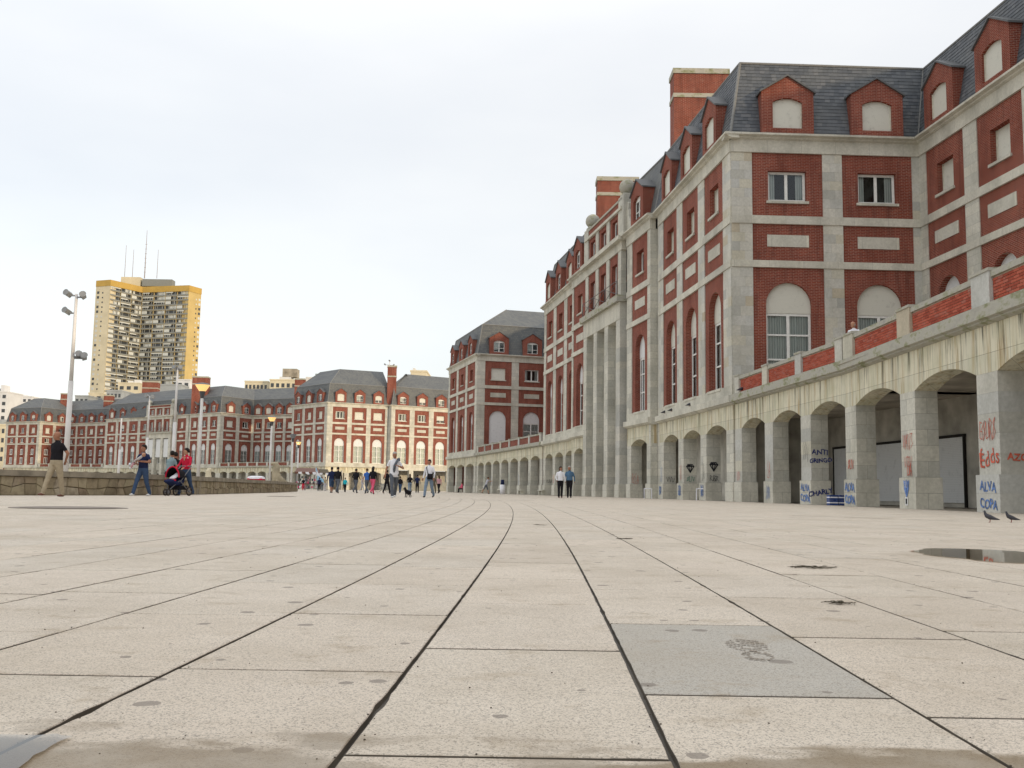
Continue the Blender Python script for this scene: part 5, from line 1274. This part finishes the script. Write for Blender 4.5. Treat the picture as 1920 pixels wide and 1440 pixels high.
# stroller
def stroller(px, Y, face):
    r = ray(px, 925); root = thing('stroller', 'three wheeled black baby stroller with a red rimmed hood and white blanket', 'stroller', (r[0]/r[1]*Y, Y, 0), face)
    FR = plain('grey tube', (0.16, 0.16, 0.17), .4)
    m = MB()
    for s_ in (-.26, .26):
        m.tube((s_, .35, .16), (s_*.9, -.1, .52), .014, .014, 6); m.tube((s_*.9, -.1, .52), (0.03*(1 if s_ > 0 else -1), -.42, .16), .014, .014, 6); m.tube((s_*.9, -.05, .5), (s_*.9, .48, 1.02), .014, .014, 6)
    m.tube((-.235, .48, 1.02), (.235, .48, 1.02), .018, .018, 6); m.tube((-.26, .35, .16), (.26, .35, .16), .012, .012, 6); put('frame', m.mesh(FR), root)
    m = MB(); m.rings([((0, -.38, .50), (.20, 0, 0), (0, .05, .07)), ((0, -.15, .42), (.24, 0, 0), (0, .02, .10)), ((0, .12, .46), (.24, 0, 0), (0, .03, .13)), ((0, .22, .78), (.22, 0, 0), (0, .06, .02))], 12); put('seat', m.mesh(NAVY, True), root)
    m = MB(); n = 9
    for i in range(n):      # hood ribs swept into a shell
        a0, a1 = math.pi*i/n, math.pi*(i+1)/n
        for j in range(4):
            def P(a, jj):
                t = jj/4; rr = .27-.02*t; return (-math.cos(a)*rr, -.20+.42*t, .62+math.sin(a)*(.36-.10*t))
            m.face([P(a0, j), P(a1, j), P(a1, j+1), P(a0, j+1)])
    put('hood', m.mesh(BLK), root)
    m = MB()
    for i in range(12):
        a0, a1 = math.pi*i/12, math.pi*(i+1)/12; m.tube((-math.cos(a0)*.275, -.21, .62+math.sin(a0)*.365), (-math.cos(a1)*.275, -.21, .62+math.sin(a1)*.365), .024, .024, 6)
    put('hood_rim', m.mesh(REDC), root)
    m = MB(); m.rings([((0.05, -.26, .60), (.13, 0, 0), (0, .03, .05)), ((.04, -.08, .68), (.11, 0, 0), (0, .03, .07)), ((.04, .05, .80), (.07, 0, 0), (0, .02, .03))], 10); put('blanket', m.mesh(WHITEC, True), root)
    m = MB(); m.box(-.2, .2, -.32, -.25, .50, .56); put('red_trim', m.mesh(REDC), root)
    m = MB(); m.box(-.22, .22, -.1, .32, .20, .34); put('basket', m.mesh(BLK), root)
    def wheel(x, y, rad):
        m = MB()
        for i in range(18):
            a0, a1 = 2*math.pi*i/18, 2*math.pi*(i+1)/18; m.tube((x, y+math.cos(a0)*(rad-.02), rad+math.sin(a0)*(rad-.02)), (x, y+math.cos(a1)*(rad-.02), rad+math.sin(a1)*(rad-.02)), .022, .022, 6)
        w_ = put('wheel', m.mesh(SHOE), root); h = MB(); h.tube((x-.03, y, rad), (x+.03, y, rad), .03, .03, 8)
        for i in range(6): a0 = math.pi*i/3; h.tube((x, y, rad), (x, y+math.cos(a0)*(rad-.03), rad+math.sin(a0)*(rad-.03)), .009, .009, 5)
        put('rim', h.mesh(FR), w_)
    wheel(-.28, .36, .155); wheel(.28, .36, .155); wheel(-.06, -.44, .12); wheel(.06, -.44, .12)
stroller(329, 33.9, -.35)
sitarm = A_((-.24, -.12, 1.16), (-.1, -.34, 1.02), (.24, -.12, 1.16), (.1, -.34, 1.02))
def on_wall(px): # seated on the coping: body hips at coping height
    return None
person('young man in a grey green t-shirt sitting on the low wall behind the stroller', 314, 36.1, 1.70, math.pi*.86, sit=True, arms=sitarm, top=TEALG, bottom=BLK, sleeve='short', skin=SKIN2, lean=.22, z=.72-.84*.97, head=(.9, 0))
person('young man in a black jacket sitting on the low wall beside the woman in red', 326, 36.7, 1.66, math.pi*1.1, sit=True, arms=sitarm, top=BLK, bottom=BLK, skin=SKIN2, lean=.15, z=.72-.84*.95, head=(.6, 0))
m4, u = person('man in a white polo shirt walking with a grey sweater over one shoulder', 738, 38.7, 1.80, .3, ((.34, .08), (-.26, .25)), A_((-.28, .06, 1.14), (-.34, -.02, .90), (.33, -.06, 1.14), (.10, -.24, 1.22)), WHITEC, GREYC, WSHOE, 'short', 'short', HAIRG, skin=SKIN2, girth=1.08, head=(-.1, .5), detail=True)
sw_ = MB(); sw_.rings([((.18, .06, 1.42), (.05, 0, 0), (0, .05, .03)), ((.16, -.04, 1.50), (.06, 0, 0), (0, .05, .04)), ((.07, -.13, 1.40), (.06, 0, .02), (0, .035, .03)), ((-.01, -.15, 1.24), (.055, 0, 0), (0, .035, .01)), ((-.03, -.15, 1.08), (.05, 0, 0), (0, .03, 0)), ((-.03, -.14, .98), (.025, 0, 0), (0, .02, 0))], 10); put('draped_sweater', sw_.mesh(GREYC, True), m4, (0, 0, u.z))
hm_ = MB(); hm_.rings([((0, 0, .80), (.172, 0, 0), (0, .125, 0)), ((0, 0, .95), (.178, 0, 0), (0, .128, 0)), ((0, 0, 1.08), (.165, 0, 0), (0, .118, 0))], 14); put('shirt_hem', hm_.mesh(WHITEC, True), m4, (0, 0, u.z))
w5, u = person('short haired woman in a white jacket and light jeans with a black shoulder bag', 804, 43.0, 1.66, -.3, ((.40, .15), (-.26, .35)), A_((-.25, .04, 1.14), (-.28, -.03, .92), (.26, .02, 1.14), (.25, -.06, .92)), WHITEC, LJEANS, SHOE, 'long', 'short', HAIRD, skin=SKIN2, head=(-.1, 0), girth=1.05, detail=True)
bg = MB(); bg.rings([((.10, -.17, .84), (.13, 0, 0), (0, .04, 0)), ((.10, -.17, .98), (.14, 0, 0), (0, .055, 0)), ((.10, -.16, 1.10), (.12, 0, 0), (0, .03, 0))], 10)
for a, b_ in (((.0, -.15, 1.08), (-.10, -.13, 1.38)), ((-.10, -.13, 1.38), (-.09, .0, 1.46)), ((.20, -.12, 1.06), (.16, .12, 1.2))): bg.tube(a, b_, .018, .018, 6)
put('shoulder_bag', bg.mesh(BLK, True), None, (w5.location.x, w5.location.y, u.z*.95), -.3, label='black shoulder bag worn by the woman in the white jacket', category='bag').scale = (.95,)*3
# dog
def dog(px, Y):
    r = ray(px, 930); x = r[0]/r[1]*Y; m = MB()
    m.rings([((0, .24, .30), (.05, 0, 0), (0, .02, .06)), ((0, .16, .30), (.10, 0, 0), (0, .02, .12)), ((0, 0, .33), (.11, 0, 0), (0, .02, .13)), ((0, -.16, .37), (.105, 0, 0), (0, .03, .14)), ((0, -.24, .46), (.07, 0, 0), (0, .05, .09)), ((0, -.27, .56), (.07, 0, 0), (0, .07, .05)), ((0, -.32, .58), (.062, 0, 0), (0, .02, .06)), ((0, -.40, .54), (.035, 0, 0), (0, .01, .035)), ((0, -.45, .53), (.02, 0, 0), (0, .01, .02))], 12)
    for sx in (-1, 1):
        m.tube((sx*.065, -.17, .34), (sx*.065, -.15, .17), .042, .03, 8); m.tube((sx*.065, -.15, .17), (sx*.065, -.17, .03), .028, .024, 8); m.ball((sx*.065, -.19, .025), .03, .045, .025)
        m.tube((sx*.065, .17, .30), (sx*.075, .10, .18), .06, .04, 8); m.tube((sx*.075, .10, .18), (sx*.07, .22, .12), .036, .024, 8); m.tube((sx*.07, .22, .12), (sx*.07, .19, .03), .024, .022, 8); m.ball((sx*.07, .17, .025), .03, .045, .025)
        m.rings([((sx*.05, -.27, .61), (.02, 0, 0), (0, .02, 0)), ((sx*.06, -.27, .67), (.008, 0, 0), (0, .008, 0))], 6)
    m.tube((0, .24, .33), (0, .34, .42), .03, .022, 8); m.tube((0, .34, .42), (0, .33, .52), .024, .01, 8)
    me = m.mesh([BLK]); ob = bpy.data.objects.new('tmp', me); COL.objects.link(ob); md_ = ob.modifiers.new('r', 'REMESH'); md_.mode = 'VOXEL'; md_.voxel_size = .013
    dg = bpy.context.evaluated_depsgraph_get(); dg.update(); bme = bpy.data.meshes.new_from_object(ob.evaluated_get(dg)); bpy.data.objects.remove(ob); bme.materials.clear(); bme.materials.append(BLK)
    for p in bme.polygons: p.use_smooth = True
    put('dog', bme, None, (x, Y, 0), -.7, label='small black shaggy dog on the paving between the two walkers in white', category='dog').scale = (.66,)*3
dog(765, 42.0)
GB = 'people walking away across the plaza'
walk1 = ((.42, .1), (-.32, .35)); walk2 = ((-.34, .4), (.38, .08)); bent = A_((-.27, .02, 1.16), (-.22, -.2, 1.02), (.27, .02, 1.16), (.22, -.2, 1.02))
PIx = math.pi
person('man seen from behind in a navy hooded jacket and blue shorts, left of a couple', 621, 66.5, 1.78, PIx+.35, walk1, None, NAVY, JEANS, SHOE, 'long', 'short', HAIRD, skin=SKIN2, shorts=True, girth=1.15, group=GB)
person('person in a black hooded top and grey jeans, right of the man in navy', 632.5, 65.5, 1.76, PIx-.3+.1, walk2, None, BLK, GREYC, SHOE, 'long', 'short', HAIRD, girth=1.1, group=GB)
person('child in a turquoise top and black trousers far down the plaza', 646.5, 83, 1.25, PIx+.35, walk1, None, TURQ, BLK, SHOE, 'long', 'short', HAIRB, girth=1.1, group=GB)
person('man walking away alone in a black hooded top and grey trousers', 666.5, 71.5, 1.78, PIx-.3-.1, walk2, bent, BLK, GREYC, SHOE, 'long', 'short', HAIRD, girth=1.12, group=GB)
person('man in a bright blue shirt beside the woman in pink trousers', 687, 67.4, 1.74, PIx+.35+.3, walk1, None, BLUEC, GREYC, SHOE, 'short', 'short', HAIRB, group=GB)
wp5, u = person('woman in a black top and bright pink trousers walking away', 698.5, 61, 1.72, PIx-.3, walk2, None, BLK, PINKC, SHOE, 'long', 'long', HAIRD, girth=1.05, group=GB)
person('person in dark clothes just left of the man in the white polo shirt', 725, 68, 1.66, PIx-.3, walk1, bent, BLK, BLK, BRSHOE, 'long', 'short', HAIRD, group=GB)
person('stocky child in black jacket and blue jeans, right of the man in white polo', 750, 84, 1.42, PIx, walk2, None, BLK, JEANS, SHOE, 'long', 'short', HAIRD, girth=1.2, group=GB)
person('person in a black jacket and pale jeans with dark red hair above the dog', 768, 86, 1.68, PIx+.2, walk1, bent, BLK, LJEANS, SHOE, 'long', 'long', HAIRB, girth=1.05, group=GB)
person('slim man in dark navy clothes standing between the dog and the woman with the bag', 782, 93, 1.68, PIx, ((.08, 0), (-.1, 0)), None, NAVY, BLK, SHOE, 'long', 'short', HAIRD, group=GB)
person('person in olive brown clothes half behind the woman in the white jacket', 813, 86, 1.62, PIx-.2, walk1, None, OLIVE, OLIVE, SHOE, 'long', 'short', HAIRB, group=GB)
person('long haired girl in a pale pink top and black trousers in mid stride', 822.5, 88, 1.62, PIx+.5, ((.45, .2), (-.4, .4)), None, LPINK, BLK, SHOE, 'long', 'long', HAIRB, group=GB)
person('child in dark clothes holding a flag near the stalls', 598, 100, 1.35, PIx, ((.1, 0), (-.1, 0)), None, NAVY, BLK, SHOE, 'long', 'short', HAIRD, girth=1.1, group=GB)
person('person in a beige coat standing right of the child with the flag', 609, 108, 1.5, PIx+.4, ((.1, 0), (-.1, 0)), None, KHAKI, LGREY, SHOE, 'long', 'short', HAIRB, group=GB)
person('person in a dark red top standing behind the child with the flag', 603.5, 116, 1.6, .4, ((.1, 0), (-.1, 0)), None, OLIVE, GREYC, SHOE, 'long', 'short', HAIRD, group=GB)
person('person in pink trousers by the stalls near the lamp', 568, 118, 1.5, .2, walk1, None, BLK, REDC, SHOE, 'long', 'short', HAIRD, group=GB)
person('grey haired person passing behind the man in the black hooded top', 679, 112, 1.66, 1.2, walk1, None, LGREY, LGREY, WSHOE, 'long', 'short', HAIRG, group=GB)
wc, u = person('dark haired woman in a white blouse and black trousers walking by the arcade', 1050.5, 52.8, 1.66, .1, ((.2, .1), (-.12, .1)), A_((-.26, 0, 1.14), (-.22, -.14, .98), (.25, .02, 1.14), (.27, -.03, .92)), WHITEC, BLK, BRSHOE, 'long', 'long', HAIRD, skin=SKIN2, head=(.5, 0), girth=1.05)
person('grey haired man in a blue denim shirt walking beside the woman in white blouse', 1067.5, 54.3, 1.73, -.05, ((-.1, .05), (.22, .12)), A_((-.26, 0, 1.14), (-.24, -.15, .98), (.27, .03, 1.14), (.28, -.03, .90)), DENIM, BLK, SHOE, 'long', 'short', HAIRG, skin=SKIN2, head=(-.5, 0), girth=1.15)
person('person in pale grey t-shirt and dark shorts leaning towards an arcade pier', 911, 97, 1.66, 1.9, ((.35, .1), (-.45, .1)), A_((-.22, -.3, 1.3), (-.2, -.55, 1.35), (.22, -.3, 1.3), (.2, -.55, 1.35)), LGREY, GREYC, SHOE, 'short', 'short', HAIRB, lean=.3, shorts=True)
xw = 12.75
person('bald man in a white shirt seen above the brick parapet of the terrace', 1607, 36.4, 1.72, -.6, ((0, 0), (0, 0)), None, WHITEC, GREYC, SHOE, 'long', 'balding', HAIRG, head=(-.5, .4), z=5.08, X=xw, lean=.12, detail=True)
psx = at_Y(866, 915, 118)[0]
person('person in a dark pink jacket sitting at the foot of an arcade pier', 866, 118, 1.6, -1.2, sit=True, arms=sitarm, top=PINKC, bottom=BLK, z=-.35, X=-2.6 if False else psx)
# flag
r = ray(592, 920); m = MB(); fxp = r[0]/r[1]*100
fl = thing('flag', 'pale blue and white flag on a stick held by the child near the stalls', 'flag', (fxp, 100, 0))
m.tube((0, 0, .3), (-.1, 0, 2.6), .02, .015, 6); put('flag_stick', m.mesh(POLE), fl)
m = MB(); LB = plain('pale blue cloth', (.28, .5, .68), .9)
for i, mt in enumerate((1, 0, 1)): m.face([(-.09+.1*i, 0, 2.5-.45*i), (.15+.28*i, .05, 1.9-.35*i), (.25+.28*i, .05, 1.45-.3*i), (-.05+.05*i, 0, 2.0-.45*i)], mt)
put('flag_cloth', m.mesh([WHITEC, LB]), fl)
# market stall
def stall(px, Y, w_, label, col, good):
    r = ray(px, 918); root = thing('market_stall', label, 'stall', (r[0]/r[1]*Y, Y, 0), .15, 'stalls at the end of the low wall'); m = MB()
    for sx in (-1, 1):
        for y in (0, 1.6): m.tube((sx*w_/2, y, 0), (sx*w_/2, y, 2.3), .04, .04, 6)
    put('stall_frame', m.mesh(FLOOD), root); m = MB(); m.face([(-w_/2-.2, -.3, 2.25), (w_/2+.2, -.3, 2.25), (w_/2, .8, 2.75), (-w_/2, .8, 2.75)]); m.face([(-w_/2-.2, 1.9, 2.25), (w_/2+.2, 1.9, 2.25), (w_/2, .8, 2.75), (-w_/2, .8, 2.75)])
    n = int(w_/.35)
    for k in range(n): a = -w_/2-.2+k*(w_+.4)/n; b_ = a+(w_+.4)/n; m.face([(a, -.3, 2.25), (b_, -.3, 2.25), (b_-.04, -.32, 2.05), ((a+b_)/2, -.32, 1.98), (a+.04, -.32, 2.05)], k % 2)
    put('awning', m.mesh([col, WHITEC]), root); m = MB(); m.box(-w_/2, w_/2, .2, 1.0, .75, .85); put('counter', m.mesh(BRSHOE), root)
    rg = random.Random(int(px)); m = MB()
    for k in range(22): m.ball((rg.uniform(-w_/2, w_/2), rg.uniform(.1, .6), rg.choice((.95, 1.3, .4, 1.6))), .13, .13, .16, rg.randint(0, 2), 6, 4)
    put('goods', m.mesh([good, WHITEC, GREYC]), root, kind='stuff')
stall(575, 122, 2.6, 'market stall hung with pink goods, left of its neighbour', BRSHOE, PINKC); stall(592, 128, 2.8, 'darker market stall with a scalloped awning, behind the flag', OLIVE, LPINK)
# bicycle
def bicycle(px, Y):
    r = ray(px, 920); root = thing('bicycle', 'bicycle propped on the far side of the dark clothed person with red', 'bicycle', (r[0]/r[1]*Y, Y, 0), .3)
    for x in (-.5, .5):
        m = MB()
        for i in range(20): a0, a1 = 2*math.pi*i/20, 2*math.pi*(i+1)/20; m.tube((x+math.cos(a0)*.32, 0, .34+math.sin(a0)*.32), (x+math.cos(a1)*.32, 0, .34+math.sin(a1)*.32), .018, .018, 5)
        for i in range(8): a0 = math.pi*i/4; m.tube((x, 0, .34), (x+math.cos(a0)*.31, 0, .34+math.sin(a0)*.31), .004, .004, 4)
        put('wheel', m.mesh(SHOE), root)
    m = MB()
    for a, b_ in (((-.5, .34), (-.12, .34)), ((-.12, .34), (-.25, .85)), ((-.5, .34), (-.22, .75)), ((-.22, .75), (.38, .80)), ((-.12, .34), (.40, .72)), ((.5, .34), (.36, .95))): m.tube((a[0], 0, a[1]), (b_[0], 0, b_[1]), .02, .02, 6)
    put('frame', m.mesh(FLOOD), root); m = MB(); m.tube((.36, -.25, .98), (.36, .25, .98), .015, .015, 6); put('handlebar', m.mesh(SHOE), root); m = MB(); m.rings([((-.38, 0, .87), (0, .06, 0), (0, 0, .03)), ((-.14, 0, .88), (0, .02, 0), (0, 0, .02))], 8); put('saddle', m.mesh(SHOE), root)
bicycle(718, 96)
# sea lion statues
SL = plain('weathered sandstone', (0.36, 0.31, 0.22), .95, .1, .25, 1.5)
def sealion(px, Y, k, face, label, pale=None):
    r = ray(px, 905); m = MB()
    m.rings([((0, 1.9, .25), (.12, 0, 0), (0, 0, .12)), ((0, 1.2, .45), (.45, 0, 0), (0, .05, .42)), ((0, .3, .8), (.75, 0, 0), (0, .25, .62)), ((0, -.35, 1.3), (.75, 0, 0), (0, .55, .35)), ((0, -.5, 1.9), (.60, 0, 0), (0, .5, .12)), ((0, -.45, 2.5), (.50, 0, 0), (0, .45, 0)), ((0, -.4, 2.9), (.42, 0, 0), (0, .42, .05)), ((0, -.6, 3.2), (.33, 0, 0), (0, .30, .22)), ((0, -1.0, 3.25), (.20, 0, 0), (0, .10, .18)), ((0, -1.25, 3.2), (.10, 0, 0), (0, .05, .1))], 16)
    for sx in (-1, 1): m.rings([((sx*.6, -.4, 1.2), (.12, 0, 0), (0, .3, .1)), ((sx*.85, -.7, .4), (.10, 0, 0), (0, .28, .05)), ((sx*1.0, -1.1, .08), (.2, 0, 0), (0, .35, .02))], 8)
    me = m.mesh([SL]); ob = bpy.data.objects.new('tmp', me); COL.objects.link(ob); md_ = ob.modifiers.new('r', 'REMESH'); md_.mode = 'VOXEL'; md_.voxel_size = .06; sm = ob.modifiers.new('s', 'SMOOTH'); sm.iterations = 4
    dg = bpy.context.evaluated_depsgraph_get(); dg.update(); bme = bpy.data.meshes.new_from_object(ob.evaluated_get(dg)); bpy.data.objects.remove(ob); bme.materials.clear(); bme.materials.append(pale or SL)
    for p in bme.polygons: p.use_smooth = True
    root = thing('sea_lion_statue', label, 'statue', (r[0]/r[1]*Y, Y, 0), face); root.scale = (k,)*3
    put('stone_figure', bme, root, (0, 0, .3)); b_ = MB(); b_.box(-1.2, 1.2, -1.5, 2.1, 0, .32); put('plinth', b_.mesh(WCOP), root)
sealion(523, 84, .66, -.9, 'big stone sea lion statue with raised head at the end of the low wall')
sealion(386, 104, .60, 2.6, 'slender stone sea lion statue seen from behind further along the wall', CC)  # cream colour stands in for the yellow light on this statue
# white canopy seen over the wall
r = ray(477, 900); ck = thing('kiosk', 'low kiosk roof with white canopy and red edge just above the low wall', 'kiosk', (r[0]/r[1]*120, 120, 0)); m = MB(); m.box(-.9, .9, 0, 1.6, 0, 1.35); put('kiosk_body', m.mesh(REDC), ck); m = MB(); m.rings([((0, .8, 1.3), (1.1, 0, 0), (0, 1, 0)), ((0, .8, 1.55), (1.0, 0, 0), (0, .9, 0)), ((0, .8, 1.65), (.6, 0, 0), (0, .5, 0))], 16); put('canopy', m.mesh(WHITEC), ck)
# benches and litter bin along the far arcade, hoops and crates by the near arcade
r = ray(942, 922); bn = thing('litter_bin', 'white cylindrical litter bin with a dark top in front of the far arcade', 'bin', (r[0]/r[1]*101, 101, 0)); m = MB(); m.tube((0, 0, 0), (0, 0, .95), .26, .26, 16); put('bin_body', m.mesh(WHITEC, True), bn); m = MB(); m.tube((0, 0, .95), (0, 0, 1.45), .20, .17, 12); put('bin_top', m.mesh(NAVY, True), bn)
for px, Y, lab in ((900, 112, 'stone bench farthest along the arcade, left of the leaning person'), (935, 103, 'stone bench beside the white litter bin'), (973, 100, 'stone bench halfway along the far arcade'), (1012, 92, 'stone bench nearest the tall block, at the right end of the far arcade')):
    r = ray(px, 922); bq = thing('stone_bench', lab, 'bench', (r[0]/r[1]*Y+.2, Y, 0), -1.35, 'stone benches along the far arcade'); m = MB(); m.box(-.8, .8, -.22, .22, .38, .48); put('seat', m.mesh(BAND), bq)
    for sx in (-.55, .45): m = MB(); m.box(sx, sx+.12, -.18, .18, 0, .38); put('leg', m.mesh(BAND), bq)
for px, Y, wd, lab in ((1208, 60.3, .45, 'small white tubular hoop at the foot of the single arch beside the portico'), (1306, 51.6, .55, 'white tubular hoop between the diamond graffiti piers')):
    r = ray(px, 935); x = r[0]/r[1]*Y; hp = MB(); hp.tube((0, 0, 0), (0, 0, .6), .03, .03, 8); hp.tube((wd, 0, 0), (wd, 0, .6), .03, .03, 8); hp.tube((0, 0, .6), (wd, 0, .6), .03, .03, 8)
    put('barrier_hoop', hp.mesh(WHITEC), None, (x, Y, 0), 0, label=lab, category='barrier', group='white hoops by the arcade')
CB = plain('blue plastic', (0.03, 0.06, 0.20), .5)
for px, lab in ((1561, 'stack of blue crates with white bands in the arcade, left one of the pair'), (1580, 'stack of blue crates with white bands in the arcade, right one of the pair')):
    r = ray(px, 946); Y = 35.9; x = r[0]/r[1]*Y; st = thing('crate_stack', lab, 'crates', (x, Y, 0), .1, 'blue crates in the arcade')
    for q in range(2):
        m = MB(); m.box(-.16, .16, -.13, .13, q*.19+.005, q*.19+.185); c_ = put('crate', m.mesh(CB), st); m = MB(); m.box(-.163, .163, -.134, .134, q*.19+.08, q*.19+.12); put('crate_band', m.mesh(WHITEC), c_)
# pigeons
PG = plain('pigeon grey', (0.05, 0.05, 0.06), .6); PGR = plain('pigeon foot', (.25, .05, .04), .6)
def pigeon(x, y, z, face, label, k=1.0):
    root = thing('pigeon', label, 'pigeon', (x, y, z), face); root.scale = (k,)*3
    m = MB(); m.rings([((0, .20, .07), (.02, 0, 0), (0, 0, .008)), ((0, .10, .09), (.04, 0, 0), (0, .01, .03)), ((0, 0, .12), (.062, 0, 0), (0, .02, .055)), ((0, -.07, .155), (.055, 0, 0), (0, .035, .04)), ((0, -.10, .20), (.033, 0, 0), (0, .033, .01)), ((0, -.11, .235), (.024, 0, 0), (0, .026, 0)), ((0, -.115, .265), (.02, 0, 0), (0, .022, 0)), ((0, -.115, .28), (.006, 0, 0), (0, .006, 0))], 10); put('body', m.mesh(PG, True), root)
    m = MB(); m.tube((0, -.13, .262), (0, -.165, .255), .008, .002, 5); put('beak', m.mesh(LAMPD), root); 
    for sx in (-1, 1): m = MB(); m.tube((sx*.02, 0, .08), (sx*.022, -.01, .0), .006, .005, 5); m.tube((sx*.022, -.01, .004), (sx*.022, -.045, .004), .005, .003, 4); put('leg', m.mesh(PGR), root)
x, y = at_h(1857, 980); pigeon(x, y, .002, -2.2, 'dark pigeon pecking on the paving near the ALVA COPA pier, left of two', .62)
x, y = at_h(1897, 980); pigeon(x, y, .002, -1.8, 'smaller looking pigeon on the paving at the right edge', .58)
for px, py, t_, lab in ((1245, 774, 0, 'pigeon farthest left on the ledge above the diamond graffiti arches'), (1258, 771, 0, 'second pigeon on the ledge, close to the leftmost one'), (1292, 763, 0, 'pigeon alone on the ledge below the middle arched window'), (1389, 735, 0, 'pigeon on the ledge by the first parapet post')):
    s_ = S2 if px < 1370 else S1b; A_v, B_v = s_.A+s_.n*.12, s_.B+s_.n*.12; r = ray(px, py); n_ = Vector((-(B_v-A_v).y, (B_v-A_v).x)); q = (A_v.x*n_.x+A_v.y*n_.y)/(r[0]*n_.x+r[1]*n_.y); pigeon(r[0]*q, r[1]*q, ZL1+.005, 2.0, lab, 1.25)
